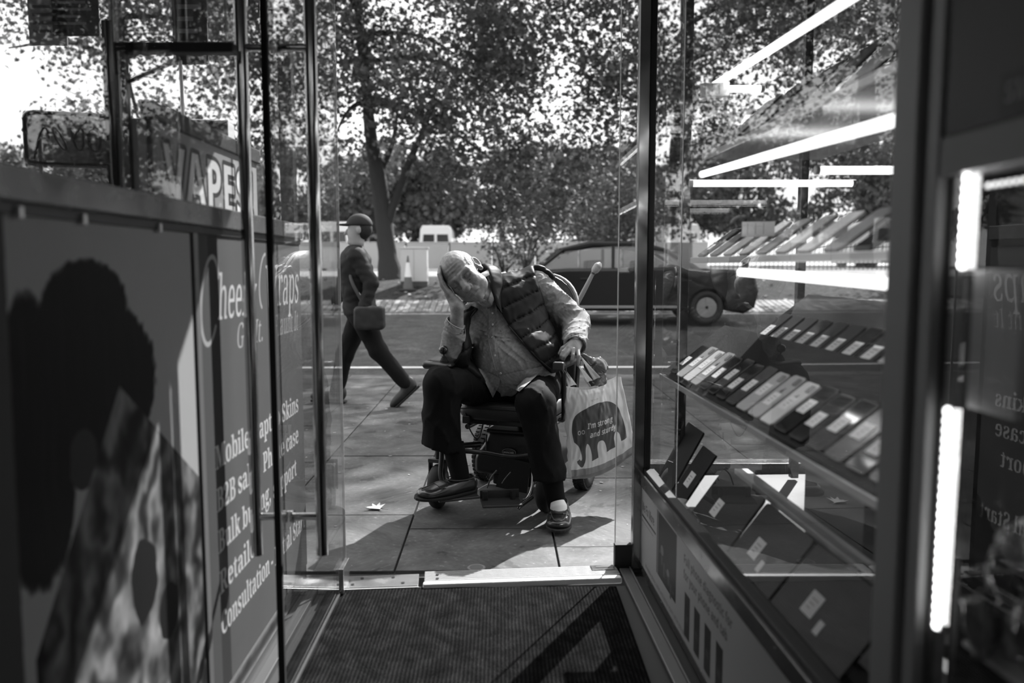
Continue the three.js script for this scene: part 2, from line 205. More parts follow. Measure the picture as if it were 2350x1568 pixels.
// ---------- left: glass door, side wall with print, window display ----------
{ // door leaf folded inward against the side wall; hinged at the shop front
  const X = -0.6, Z0 = -2.965, Z1 = -2.10;
  const d = thing('glass_door', 'open frameless glass door with tall steel pull bars on both faces', 'door', [X, 0, Z0]);
  const pane = mesh('pane', new THREE.BoxGeometry(0.010, 2.42, Z1 - Z0), mGlass, d); pane.position.set(0, 1.23, (Z1 - Z0) / 2);
  mesh('polished_edge', box(-0.005, 0.005, 0.02, 2.44, -0.0025, -0.0005, 0), mGlassEdge, d);
  mesh('brush_seal', box(-0.009, 0.009, 0.006, 2.44, Z1 - Z0 - 0.002, Z1 - Z0 + 0.016, 0.004), mBlackRough, d, 'black seal strip on the free edge');
  mesh('patch_fitting', [box(-0.014, 0.014, 0.004, 0.10, -0.02, 0.10, 0.003)], mAlu, d); mesh('pivot', rod(V(0, -0.004, -0.002), V(0, 0.012, -0.002), 0.012), mAluDark, d);
  mesh('floor_seal', box(-0.004, 0.003, 0.004, 0.014, 0.1, Z1 - Z0, 0), M(0.06, 0.6), d);
  for (const s of [-1, 1]) { const h = mesh('pull_bar', [rod(V(s * 0.092, 0.405, 0.765), V(s * 0.092, 1.985, 0.765), 0.0165, 0.0165, 24)], mSteel, d);
    for (const y of [0.515, 1.80]) mesh('standoff', [rod(V(s * 0.012, y, 0.765), V(s * 0.082, y, 0.765), 0.0105), rod(V(s * 0.006, y, 0.765), V(s * 0.014, y, 0.765), 0.018)], mSteel, h); }
}
{ // side wall: lower panel carrying the print, rail, glass above
  const X = -0.75;
  struct('trim_1', box(-0.80, X - 0.004, 0.0, 0.075, -2.98, -0.2, 0.003), mAlu, 'aluminium foot rail of the side wall');
  struct('trim_2', box(-0.725, -0.690, -0.01, 0.012, -2.96, -0.2, 0.003), M(0.1, 0.6, { metalness: 0.3 }), 'floor track');
  struct('trim_3', [box(-0.805, -0.735, 1.318, 1.372, -2.99, -0.2, 0.004)], M(0.16, 0.45, { metalness: 0.4, roughnessMap: tSmudge }), 'dark rail above the printed panel');
  struct('trim_4', box(-0.79, -0.745, 1.298, 1.318, -2.99, -0.2, 0.002), mBlack, 'black gasket below the rail');
  struct('window_1', new THREE.PlaneGeometry(2.79, 1.248).rotateY(Math.PI / 2).translate(-0.771, 1.996, -1.595), mGlass, 'clear side glass above the printed panel');
  // the printed panel
  const W = 2.75, Ht = 1.226;
  const art = canvasTex(2048, 912, (c, w, h) => { // u runs from the shop front (0) to the room (1)
    const im = c.createImageData(w, h), D = im.data;
    const mx = (m) => m / W * w, my = (y) => (1.30 - y) / Ht * h;
    for (let j = 0; j < h; j++) for (let i = 0; i < w; i++) { const u = i / w * W, y = 1.30 - j / h * Ht; let z = 2.99 - u; // metres from the camera plane
      let v = 0.36 + 0.02 * fbm(u * 3, y * 3, 1, 3);
      if (u > 0.93) { // photograph: a head of long dark hair behind a marbled sheet
        v = 0.66 + 0.03 * fbm(u * 2, y * 2, 5, 3);
        const wob = fbm(z * 11, y * 11, 2, 3), wisp = noise(z * 34, y * 7, 4); // printed figure, laid out in metres along the panel
        const bun = Math.hypot((z - 1.455) / 0.15, (y - 1.137) / 0.09) + wob * 0.13, head = Math.hypot((z - 1.50) / 0.215, (y - 0.99) / 0.158) + wob * 0.1, plait = Math.hypot((z - 1.275) / 0.112, (y - 0.93) / 0.235) + wisp * 0.09;
        const hair = Math.min(bun, head, plait) + 0.07 * Math.max(0, noise(z * 70 + y * 25, y * 30 - z * 18, 9)) - 0.12 * Math.max(0, noise(z * 45 - y * 30, y * 12, 5)) * sst(0.8, 1.0, head);
        if (hair < 1) v = 0.055 + 0.06 * Math.max(0, noise(z * 90 + 3 * fbm(z * 5, y * 5), y * 5, 3)); else if (hair < 1.07) v = 0.12 + (hair - 1) * 6;
        const cheek = Math.hypot((z - 1.415) / 0.05, (y - 0.873) / 0.055); if (cheek < 1 && plait > 0.85) v = 0.22;
        const ey = 0.985 - y, a = ey - (z > 1.561 ? (z - 1.561) * 0.745 : (1.561 - z) * 1.24); // marbled sheet standing on its corner
        if (a > 0 && z > 1.24) { const q = 4.2 * fbm(z * 4.6, y * 3.6, 7, 4), s = Math.sin(z * 24 - y * 7 + q * 4.2), eye = Math.sin(Math.hypot((z - 1.70) / 0.045, (y - 0.70) / 0.06) * 3 + q); v = 0.30 + 0.14 * s + 0.07 * eye + 0.06 * fbm(z * 60, y * 32, 3, 3); if (Math.hypot((z - 1.632) / 0.062, (y - 0.564) / 0.085) < 1 + wob * 0.4 || Math.hypot((z - 1.746) / 0.055, (y - 0.446) / 0.06) < 1 + wob * 0.4) v = 0.06; v = Math.max(0.07, v); }
        if (z < 1.215 - (0.9 - y) * 0.02) v = 0.30;
        if (z > 1.945) v = z > 1.99 ? 0.32 : 0.19;
      } else if (u > 0.86) v = 0.24;
      const o = (j * w + i) * 4; D[o] = D[o + 1] = D[o + 2] = clamp(v) * 255; D[o + 3] = 255; }
    c.putImageData(im, 0, 0);
    // lettering: mirrored in u because the panel is read from the room towards the street
    c.save(); c.translate(w, 0); c.scale(-1, 1); const X0 = (m) => w - mx(m);
    const pale = '#c4c4c4';
    const fit = (t, u0, u1, y, size, font, a) => { c.font = font.replace('#', (size / Ht * h).toFixed(0)); c.fillStyle = a; const wd = c.measureText(t).width; c.save(); c.translate(X0(u0), my(y)); c.scale((mx(u0) - mx(u1)) / wd, 1); c.fillText(t, 0, 0); c.restore(); };
    const it = 'italic #px serif', bd = '600 #px serif';
    c.strokeStyle = '#a8a8a8'; c.lineCap = 'round'; const loop = (u, y, ru, ry, a0, a1, lw) => { c.lineWidth = lw * w / W; c.save(); c.translate(X0(u), my(y)); c.transform(1, 0, -0.22, 1, 0, 0); c.beginPath(); c.ellipse(0, 0, ru * w / W, ry / Ht * h, 0, a0, a1); c.stroke(); c.restore(); }; loop(0.925, 1.13, 0.062, 0.112, -5.6, -0.55, 0.013); loop(0.45, 1.17, 0.05, 0.085, -4.4, -1.6, 0.011); fit('heeky', 0.875, 0.545, 1.075, 0.165, it, pale); fit('Wraps', 0.455, 0.03, 1.085, 0.19, it, pale); fit('Got It.', 0.735, 0.48, 0.985, 0.1, it, '#a8a8a8'); fit('Flaunt It', 0.36, 0.05, 0.985, 0.1, it, '#9c9c9c');
    fit('Mobile, Laptop Skins', 0.93, 0.07, 0.682, 0.088, bd, pale); fit('B2B sales, Phone case', 0.93, 0.08, 0.568, 0.088, bd, pale); fit('Bulk buying, support', 0.93, 0.12, 0.455, 0.088, bd, pale); fit('Retailer', 0.93, 0.58, 0.342, 0.088, bd, pale); fit('Consultation - Initial Start', 0.93, 0.02, 0.228, 0.088, bd, pale);
    c.restore();
  });
  const g = new THREE.PlaneGeometry(W, Ht); const uv = g.attributes.uv; for (let i = 0; i < uv.count; i++) uv.setX(i, 1 - uv.getX(i));
  const m = thing('printed_panel', 'large printed panel of dark haired figure and white lettering below the side glass', 'poster', [0, 0, 0]);
  mesh('board', box(-0.775, X - 0.002, 0.075, 1.302, -2.99, -0.24, 0.002), M(0.06, 0.7), m);
  const pr = mesh('print', g, M(1, 0.6, { map: art, specularIntensity: 0.3 }), m); pr.rotation.y = Math.PI / 2; pr.position.set(X, 0.075 + Ht / 2, -2.99 + W / 2);
  mesh('divider', box(X - 0.002, X + 0.005, 0.075, 1.30, -1.985, -1.955, 0.002), M(0.2, 0.5, { metalness: 0.4 }), m);
  for (const [px, py] of [[62, 513], [205, 513], [375, 523]]) { const z = 0.745 * 1828 / (1150 - px); mesh('clip', box(X - 0.002, X + 0.012, 1.292, 1.312, -z - 0.006, -z + 0.006, 0.002), M(0.8, 0.25, { metalness: 0.3 }), m); }
}
{ // shop window on the left
  struct('window_2', box(-2.72, -0.80, 0.5, 2.5, front(-1.7) - 0.006, front(-1.7) + 0.006, 0), mGlass, 'shop window glass beside the door');
  struct('trim_5', box(-2.75, -0.76, -0.02, 0.5, -3.0, -2.9, 0.004), mAluDark, 'window stall riser');
  struct('trim_6', [box(-0.815, -0.765, 0, 2.5, -3.04, -2.99, 0.004)], mAluDark, 'corner mullion');
  struct('trim_7', box(-2.8, -0.8, 1.02, 1.06, -2.9, -0.6, 0.003), M(0.25, 0.6), 'window display bed');
  // the board lettered VAPES! standing behind the side glass
  const sg = canvasTex(1024, 300, (c, w, h) => { c.fillStyle = '#a4a4a4'; c.fillRect(0, 0, w, h); c.fillStyle = '#8a8a8a'; c.fillRect(0, 40, 60, h); c.font = 'bold 262px sans-serif'; c.lineJoin = 'round'; c.save(); c.translate(75, 262); c.scale(900 / c.measureText('VAPES!').width, 1); c.lineWidth = 34; c.strokeStyle = '#222'; c.strokeText('VAPES!', 0, 0); c.fillStyle = '#ececec'; c.fillText('VAPES!', 0, 0); c.restore(); });
  const o = thing('vapes_sign', 'grey board lettered VAPES standing behind the side glass', 'sign', [-0.84, 1.06, -2.375], Math.PI / 2);
  const L = 0.83, Hh = 0.243; // metres
  mesh('board', box(-L / 2, L / 2, 0, Hh, -0.012, 0, 0.002), M(0.12, 0.7), o);
  const p = mesh('face', new THREE.PlaneGeometry(L - 0.01, Hh - 0.01), M(1, 0.6, { map: sg }), o); p.position.set(0, Hh / 2, 0.0015); mesh('hood', box(-L / 2 - 0.01, L / 2 + 0.01, Hh - 0.02, Hh + 0.025, -0.02, 0.012, 0.003), M(0.05, 0.6), o);
  o.position.y = 1.345;
  for (const x of [-0.25, 0.2]) mesh('foot', box(x, x + 0.05, -0.26, 0, -0.05, 0.0, 0.003), mAluDark, o);
  // tall pale box behind it
  const b = thing('display_box', 'plain pale grey display box standing behind the lettered board', 'box', [-1.05, 1.06, -2.62], 0.12); mesh('carton', box(-0.18, 0.18, 0, 0.62, -0.05, 0.05, 0.004), M(0.6, 0.7), b); mesh('printed_flap', box(0.06, 0.18, 0.30, 0.618, 0.0505, 0.053, 0.001), M(0.2, 0.6), b);
  // hanging rail with brackets and wires
  const r = thing('hanging_rail', 'black display rail hung across the window on thin steel wires', 'rail', [0, 0, 0]);
  const a = at(245, 112, 2.14), e = at(540, 112, 2.14); mesh('bar', [box(a.x, e.x, a.y - 0.012, a.y + 0.014, -2.16, -2.12, 0.003)], M(0.04, 0.5), r); mesh('drop', box(a.x, a.x + 0.05, a.y - 0.07, a.y - 0.01, -2.155, -2.125, 0.003), M(0.04, 0.5), r);
  for (const px of [262, 410, 520]) { const q = at(px, 112, 2.14); mesh('wire', rod(V(q.x, q.y, -2.14), V(q.x, 2.62, -2.14), 0.003, 0.003, 8), mSteel, r); }
  const st = thing('display_stand', 'slim aluminium display stand with hooked arm in the left window', 'stand', [at(288, 300, 2.0).x, 1.06, -2.0]);
  mesh('post', [box(-0.012, 0.012, 0, 0.62, -0.012, 0.012, 0.002)], M(0.3, 0.4, { metalness: 0.6 }), st, 'pale upright post'); mesh('dark_post', box(-0.045, -0.022, 0.02, 0.75, -0.01, 0.01, 0.002), M(0.06, 0.5), st); mesh('arm', rod(V(0, 0.60, 0), V(0.14, 0.66, 0.0), 0.006), mSteel, st); mesh('base', box(-0.09, 0.09, 0, 0.012, -0.08, 0.08, 0.003), mAluDark, st);
  const st2 = thing('display_stand', 'thin bright wire upright rising behind the lettered board', 'stand', [at(412, 300, 2.72).x, 1.06, -2.78]); mesh('upright', rod(V(0, 0, 0), V(-0.012, 0.85, 0), 0.006, 0.006, 10), M(0.7, 0.3, { metalness: 0.5 }), st2); mesh('base', box(-0.05, 0.05, 0, 0.01, -0.05, 0.05, 0.002), mAluDark, st2);
  // neon sign on a clear dark board
  const n = at(178, 322, 2.55), ns = thing('neon_sign', 'unlit script neon sign on dark rounded backing in the left window', 'sign', [n.x, n.y, -2.55], 0.25);
  const rr = (w, h, r) => { const s = []; for (const [sx, sy, t0] of [[1, 1, 0], [-1, 1, 1], [-1, -1, 2], [1, -1, 3]]) for (let k = 0; k <= 4; k++) { const t = (t0 + k / 4) * Math.PI / 2; s.push([sx * (w - r) + Math.cos(t) * r, sy * (h - r) + Math.sin(t) * r]); } return s; };
  mesh('backing', plate(rr(0.15, 0.085, 0.025), 0.006), M(0.5, 0.02, { transmission: 0.8, thickness: 0 }), ns); mesh('border_tube', tube(rr(0.14, 0.075, 0.02).map(([x, y]) => V(x, y, 0.012)), 0.006, 80, 6, true), M(0.03, 0.4), ns);
  for (let k = 0; k < 5; k++) mesh('letter_tube', tube([...Array(12)].map((_, i) => { const t = i / 11 * Math.PI * 2; return V(-0.095 + k * 0.048 + 0.018 * Math.cos(t + k), 0.034 * Math.sin(t * (k % 2 ? 1 : 1.5)), 0.012); }), 0.0035, 40, 6), M(0.08, 0.4), ns);
  mesh('leg', [box(-0.11, -0.1, -0.0, -0.0 + (1.06 - n.y) + 0, 0, 0.006, 0), box(0.1, 0.11, 0, 1.06 - n.y, 0, 0.006, 0)], M(0.3, 0.4, { metalness: 0.5 }), ns);
  // small boards stuck on the far window glass
  const labels = [['poster_card', 100, 45, 0.13, 0.16, 'small pale notice card high on the shop window glass', 0.4], ['poster_card', 165, 30, 0.16, 0.14, 'dark card with hand drawn letters high on the shop window', 0.10], ['poster_card', 430, 62, 0.12, 0.24, 'narrow dark price card hanging near the door handle', 0.06]];
  labels.forEach(([nm, px, py, w, h, lab, v], i) => { const c = at(px, py, 2.85), t = thing(nm, lab, 'card', [c.x, c.y, -2.875]); mesh('card', box(-w / 2, w / 2, -h / 2, h / 2, -0.003, 0.003, 0), M(v, 0.6), t); for (let k = 0; k < 4; k++) mesh('print_line', box(-w * 0.38, w * (0.1 + 0.25 * ((k * 7 + i) % 3) / 2), h * (0.28 - k * 0.17), h * (0.34 - k * 0.17), 0.003, 0.0045, 0), M(v > 0.2 ? 0.15 : 0.35, 0.6), t); });
}

// ---------- right: side screen with the phone display ----------
const PHI = 0.033, RO = V(0.557, 0, -3.115);
const RP = (w, y, u) => V(RO.x + w * Math.cos(PHI) + u * Math.sin(PHI), y, RO.z + u * Math.cos(PHI) - w * Math.sin(PHI));
function rthing(name, label, category, w, y, u, turn = 0, group) { const p = RP(w, y, u); return thing(name, label, category, [p.x, p.y, p.z], PHI + turn, group); }
function rstruct(name, geo, mat, label) { const m = struct(name, geo, mat, label); m.position.copy(RO); m.rotation.y = PHI; return m; }
const UE = 1.86, SILL = 0.40;   // the screen runs from the shop front (0) to the post (UE)
rstruct('trim_8', [box(-0.085, -0.045, 0, 0.012, 0.02, UE + 0.9, 0.003), box(-0.045, -0.04, 0, 0.018, 0.02, UE + 0.9, 0.001)], M(0.2, 0.4, { metalness: 0.7 }), 'floor track');
rstruct('trim_9', [box(0.0, 0.045, 0.0, 0.03, 0, UE + 0.9, 0.002)], mAluDark, 'foot of the side screen');
rstruct('trim_10', [box(-0.004, 0.05, SILL - 0.055, SILL, 0, UE, 0.006), box(-0.006, 0.002, SILL - 0.004, SILL + 0.003, 0, UE, 0.002)], M(0.2, 0.38, { metalness: 0.75, roughnessMap: tSmudge }), 'aluminium sill rail of the display glass');
rstruct('trim_11', box(0.008, 0.05, SILL, SILL + 0.016, 0.02, UE, 0.002), mBlack, 'black glazing gasket');
rstruct('window_3', new THREE.PlaneGeometry(UE - 0.02, 2.62 - SILL - 0.01).rotateY(Math.PI / 2).translate(0.023, (2.62 + SILL + 0.01) / 2, UE / 2 + 0.01), mGlass, 'clear side glass of the phone display');
rstruct('trim_12', [box(-0.03, 0.012, 0, 2.5, -0.03, 0.012, 0.003)], mAlu, 'pale mullion at the shop front');
rstruct('trim_13', [box(0.012, 0.035, 0, 2.5, -0.03, 0.02, 0.003)], mBlack, 'black gasket of the mullion');
rstruct('trim_14', [box(-0.01, 0.055, 0, 2.62, UE, UE + 0.07, 0.004), box(0.0, 0.05, 0, 2.62, UE + 0.078, UE + 0.112, 0.004)], M(0.27, 0.5, { metalness: 0.2 }), 'grey upright post between display and cabinet');
struct('window_4', box(0.62, 2.45, 0.42, 2.5, -3.206, -3.194, 0), mGlass, 'shop window glass beside the phone display');
struct('trim_15', box(0.6, 2.5, -0.02, 0.42, -3.24, -3.16, 0.004), mAluDark, 'window stall riser');
{ // narrow fixed pane with its black patch fitting beside the doorway
  const f = rthing('fixed_pane', 'narrow fixed glass strip with black corner fitting beside the doorway', 'glass panel', -0.09, 0, 0.0);
  const p = mesh('pane', new THREE.BoxGeometry(0.066, 2.4, 0.01), mGlass, f); p.position.set(0.024, 1.24, 0); mesh('polished_edge', box(-0.0115, -0.0085, 0.11, 2.44, -0.005, 0.005, 0), M(0.75, 0.2, { transmission: 0.2, thickness: 0 }), f); mesh('patch_fitting', box(-0.013, 0.058, 0.002, 0.105, -0.016, 0.016, 0.003), mBlack, f); }
{ // printed low panel
  const L = UE, Hh = 0.315; const t = canvasTex(2048, 340, (c, w, h) => { c.fillStyle = '#a9a9a9'; c.fillRect(0, 0, w, h); const X = (u) => u / L * w, Y = (y) => (1 - (y - 0.03) / Hh) * h;
    c.fillStyle = '#2a2a2a'; c.font = 'bold 54px sans-serif'; c.save(); c.translate(X(0.03), Y(0.255)); c.scale(0.72, 1); c.fillText('We Fix More', 0, 0); c.restore(); c.fillRect(X(0.03), Y(0.238), X(0.24), 8); c.fillStyle = '#666'; c.fillRect(X(0.03), Y(0.215), X(0.2), 3);
    c.fillStyle = '#1c1c1c'; c.fillRect(X(0.31), Y(0.335), X(0.26), Y(0.10) - Y(0.335)); c.fillStyle = '#5c5c5c'; c.fillRect(X(0.285), Y(0.335), X(0.022), Y(0.1) - Y(0.335)); c.fillStyle = '#777'; c.beginPath(); c.ellipse(X(0.37), Y(0.21), 24, 20, 0, 0, 7); c.fill(); c.beginPath(); c.ellipse(X(0.46), Y(0.16), 20, 16, 0, 0, 7); c.fill(); c.fillStyle = '#4a4a4a'; for (let k = 0; k < 7; k++) c.fillRect(X(0.325 + k * 0.033), Y(0.2 - 0.012 * k), 22, 12 + (k % 3) * 22);
    c.fillStyle = '#454545'; c.font = '26px sans-serif'; c.fillText('All mobile phone, tablet and laptop repairs while you wait', X(0.10), Y(0.045), X(0.6)); c.fillStyle = '#333'; c.font = 'bold 44px sans-serif'; c.fillText('Full phone diagnostic for', X(0.66), Y(0.278), X(0.62)); c.fillText('for your phone and tab', X(0.66), Y(0.228), X(0.55));
    c.fillStyle = '#1e1e1e'; for (let k = 0; k < 4; k++) { c.fillRect(X(0.68 + k * 0.11), Y(0.19), X(0.062), Y(0.05) - Y(0.19)); c.fillStyle = '#3d3d3d'; c.fillRect(X(0.69 + k * 0.11), Y(0.12), X(0.035), 26); c.fillStyle = '#1e1e1e'; } });
  const o = rthing('repair_poster', 'pale printed repair notice on the low panel below the phone display', 'poster', 0, 0, 0);
  mesh('board', box(0.004, 0.04, 0.03, SILL - 0.05, 0.005, UE, 0.001), M(0.2, 0.7), o); const g = new THREE.PlaneGeometry(L, Hh), p = mesh('print', g, M(0.62, 0.5, { map: t }), o); p.rotation.y = -Math.PI / 2; p.position.set(0.0025, 0.03 + Hh / 2, L / 2); }
// display bed, back boards and glass shelves
rstruct('trim_16', [box(0.03, 1.25, SILL - 0.04, SILL - 0.01, 0.03, UE, 0.003)], M(0.14, 0.6), 'display bed');
{ const s = rthing('display_case', 'stepped glass shelf unit holding slanted phones behind the side glass', 'shelf unit', 0, 0, 0);
  const shelf = (w0, w1, y, u0, u1) => { mesh('glass_shelf', box(w0, w1, y - 0.01, y, u0, u1, 0.001), M(0.3, 0.12, { transmission: 0.75, thickness: 0 }), s); mesh('shelf_edge', box(w0 - 0.006, w0, y - 0.016, y + 0.004, u0, u1, 0.002), M(0.5, 0.3, { metalness: 0.5 }), s); };
  shelf(0.06, 0.34, 0.80, 0.06, UE - 0.04); shelf(0.30, 0.60, 0.93, 0.30, UE - 0.04); shelf(0.12, 0.5, 1.245, 0.25, UE - 0.02); shelf(0.14, 0.55, 1.60, 0.3, UE - 0.04);
  mesh('upright', box(0.10, 0.135, SILL, 2.4, 0.13, 0.16, 0.003), mAluDark, s, 'dark upright by the window'); mesh('upright', box(0.56, 0.59, SILL, 2.4, 0.10, 0.13, 0.003), mAluDark, s);
  mesh('slope_board', [plate([[0.07, 0.805], [0.30, 0.985], [0.30, 0.992], [0.06, 0.812]], 1.74).translate(0, 0, 0.08)], M(0.025, 0.8, { specularIntensity: 0.2 }), s); mesh('slope_board', [plate([[0.31, 0.94], [0.52, 1.11], [0.52, 1.118], [0.30, 0.947]], 1.5).translate(0, 0, 0.32)], M(0.025, 0.8, { specularIntensity: 0.2 }), s);
  mesh('back_board', box(0.62, 0.64, SILL, 0.9, 0.55, UE, 0.003), M(0.07, 0.6), s); mesh('drawer_front', box(0.36, 0.62, SILL, 0.78, 0.72, 1.1, 0.004), M(0.16, 0.6), s); }
// phones ------------------------------------------------------------
const mSticker = M(0.75, 0.6), mInk = M(0.2, 0.7);
const phoneShapes = new Map();
function rr2(w, h, r) { const s = []; for (const [sx, sy, t0] of [[1, 1, 0], [-1, 1, 1], [-1, -1, 2], [1, -1, 3]]) for (let k = 0; k <= 3; k++) { const t = (t0 + k / 3) * Math.PI / 2; s.push([sx * (w - r) + Math.cos(t) * r, sy * (h - r) + Math.sin(t) * r]); } return s; }
function shapeOf(key, f) { if (!phoneShapes.has(key)) phoneShapes.set(key, f()); return phoneShapes.get(key); }
// a phone lying on a slope: origin at its lower edge, face along +z of its own turned frame
function phone(label, group, w, y, u, tilt, L, W, tone, o = {}) {
  const t = rthing(o.name ?? 'smartphone', label, o.category ?? 'phone', w, y, u, 0, group); const inner = { r: new THREE.Euler(0, 0, 0) };
  const put = (m) => { // stand the phone's length along the slope (towards +w and up), its width along the screen
    const B = new THREE.Matrix4().makeBasis(V(0, 0, 1), V(Math.cos(tilt), Math.sin(tilt), 0), V(-Math.sin(tilt), Math.cos(tilt), 0)); m.applyMatrix4(B); return m; };
  const c = shapeOf('b' + L + W, () => plate(rr2(W / 2, L / 2, W * (o.sharp ?? 0.14)), 0.006, 0.0012)); const bodyM = M(tone, o.rough ?? 0.3, o.name ? { specularIntensity: 0.35 } : {});
  const add = (n, g, m, x, yy, z) => { const q = mesh(n, g, m, t); q.position.set(x, yy, z); q.updateMatrix(); put(q); return q; };
  add('casing', c, bodyM, 0, L / 2, 0.001);
  if (o.screen) add('screen', shapeOf('s' + L + W, () => plate(rr2(W / 2 - 0.004, L / 2 - 0.005, W * 0.1), 0.0006)), M(0.012, 0.08), 0, L / 2, 0.0082);
  if (o.emblem) add('emblem', shapeOf('e', () => join([new THREE.CylinderGeometry(0.0075, 0.0065, 0.0006, 14).rotateX(Math.PI / 2), new THREE.CylinderGeometry(0.0022, 0.0022, 0.0006, 8).rotateX(Math.PI / 2).scale(0.7, 1.5, 1).translate(0.0025, 0.0098, 0)])), M(tone > 0.3 ? 0.06 : 0.3, 0.4), 0, L * 0.62, 0.0087);
  if (o.camera) add('camera_bump', shapeOf('c', () => plate(rr2(0.013, 0.013, 0.005), 0.0018)), M(tone * 0.6, 0.2), W / 2 - 0.019, L - 0.021, 0.0082);
  if (o.sticker) { const s = o.stickerSize ?? 0.034; const q = add('price_sticker', shapeOf('p' + s, () => plate(rr2(s / 2, s / 2, 0.002), 0.0004)), mSticker, o.sx ?? 0, L * o.sticker, 0.0089); mesh('printing', shapeOf('k' + s, () => join([0, 1, 2].map((k) => new THREE.BoxGeometry(s * (0.55 - 0.12 * k), s * 0.07, 0.0003).translate(-s * 0.05 * k, s * (0.2 - 0.2 * k), 0.0006)))), M(0.42, 0.7), q); }
  if (o.second) add('small_sticker', shapeOf('p2', () => plate(rr2(0.012, 0.016, 0.002), 0.0004)), mSticker, o.second[0], L * o.second[1], 0.0089);
  return t;
}
{ const tones = [0.02, 0.35, 0.62, 0.32, 0.02, 0.015, 0.015, 0.03, 0.38, 0.36, 0.6, 0.02, 0.02, 0.02, 0.025, 0.018, 0.03, 0.02];
  const say = (v) => (v > 0.5 ? 'white' : v > 0.2 ? 'silver grey' : 'black');
  tones.forEach((v, i) => phone(`${say(v)} phone with price sticker, ${nth[i]} from the street in the lowest phone row`, 'phones in the lowest row', 0.075, 0.822, 0.20 + i * 0.0945, 0.665, 0.156 + 0.006 * (i % 2), 0.078, v, { sticker: 0.42 + 0.06 * (i % 3), stickerSize: 0.046, emblem: v > 0.2, camera: v > 0.2, screen: v < 0.024, sx: v > 0.2 ? 0 : -0.005, rough: v > 0.2 ? 0.4 : 0.25 }));
  const t2 = [0.02, 0.02, 0.02, 0.016, 0.02, 0.02, 0.016, 0.02, 0.6, 0.34, 0.55, 0.02, 0.5, 0.02];
  t2.forEach((v, i) => phone(`${say(v)} phone on the second step of the display, ${nth[i]} from the street`, 'phones on the second step', 0.315, 0.952, 0.38 + i * 0.104, 0.68, 0.15, 0.080, v, { sticker: 0.42, second: i > 3 && i < 8 ? [0.01, 0.08] : null, emblem: v > 0.2, screen: v < 0.018, stickerSize: 0.05 }));
  const t3 = [0.03, 0.05, 0.3, 0.5, 0.12, 0.35, 0.6, 0.2, 0.03, 0.4, 0.06];
  t3.forEach((v, i) => phone(`${say(v)} phone leaning on the eye level shelf, ${nth[i]} from the street`, 'phones on the eye level shelf', 0.13, 1.25, 0.34 + i * 0.145, 0.62, 0.16, 0.085, v, { sticker: i % 3 === 0 ? 0.3 : 0, stickerSize: 0.03, screen: v < 0.04 }));
  const t4 = [0.05, 0.03, 0.04, 0.025, 0.05, 0.03];
  t4.forEach((v, i) => phone(`large dark boxed phone leaning on the highest shelf, ${nth[i]} from the street`, 'boxed phones on the highest shelf', 0.16, 1.61, 0.5 + i * 0.22, 0.75, 0.21, 0.15, v, { screen: false, sharp: 0.04, rough: 0.5, category: 'phone box', name: 'phone_box', emblem: true }));
  // tablets and laptops on the bed
  [[0.10, 0.03], [0.29, 0.02], [0.64, 0.02], [0.99, 0.025], [1.34, 0.02]].forEach(([u, v], i) => phone(['upright black tablet nearest the street on the display bed', 'narrow dark tablet with square sticker next to the tallest tablet', 'wide black tablet with single sticker in the middle of the bed', 'wide black tablet with two stickers on the display bed', 'wide black tablet nearest the grey post'][i], 'tablets on the display bed', 0.045, SILL + 0.0, u + 0.12, [1.08, 1.0, 0.95, 0.93, 0.92][i], [0.25, 0.21, 0.2, 0.195, 0.195][i], [0.20, 0.15, 0.36, 0.31, 0.36][i], v, { name: 'tablet', category: 'tablet', sticker: i ? 0.42 : 0, stickerSize: 0.056, sx: i > 1 ? -0.04 : 0, second: i > 2 ? [0.03, 0.28] : null, sharp: 0.05, rough: 0.35 }));
  const k = rthing('tablet_stand', 'pale angled stand strip holding the row of tablets on the bed', 'stand', 0, SILL, 0); mesh('rail', box(0.185, 0.23, 0.14, 0.16, 0.58, UE, 0.003), M(0.5, 0.5), k); for (const u of [0.62, 1.12, 1.6]) mesh('back_strut', box(0.195, 0.215, -0.01, 0.142, u, u + 0.02, 0), M(0.3, 0.5), k);
  const pr = [[1740, 525, 2.3], [1905, 525, 2.2], [1640, 205, 2.6], [2040, 520, 2.0]];
  pr.forEach(([px, py, z], i) => { const c = at(px, py, z), b = thing('price_card', ['white price card pair under the second lit tube', 'white ruled price card right of the first pair', 'little white card at the end of the highest tube', 'white folded card beside the grey post'][i], 'price card', [c.x, c.y - 0.02, c.z], -0.3); mesh('card', box(-0.045, 0.045, 0, 0.04, -0.0015, 0.0015, 0), mWhite, b); mesh('fold', box(-0.045, 0.045, -0.002, 0.001, -0.03, 0.0015, 0), mWhite, b); for (let q = 0; q < 3; q++) mesh('rule', box(-0.03 + q * 0.022, -0.0285 + q * 0.022, 0.004, 0.036, 0.0015, 0.0022, 0), M(0.3, 0.7), b); }); }
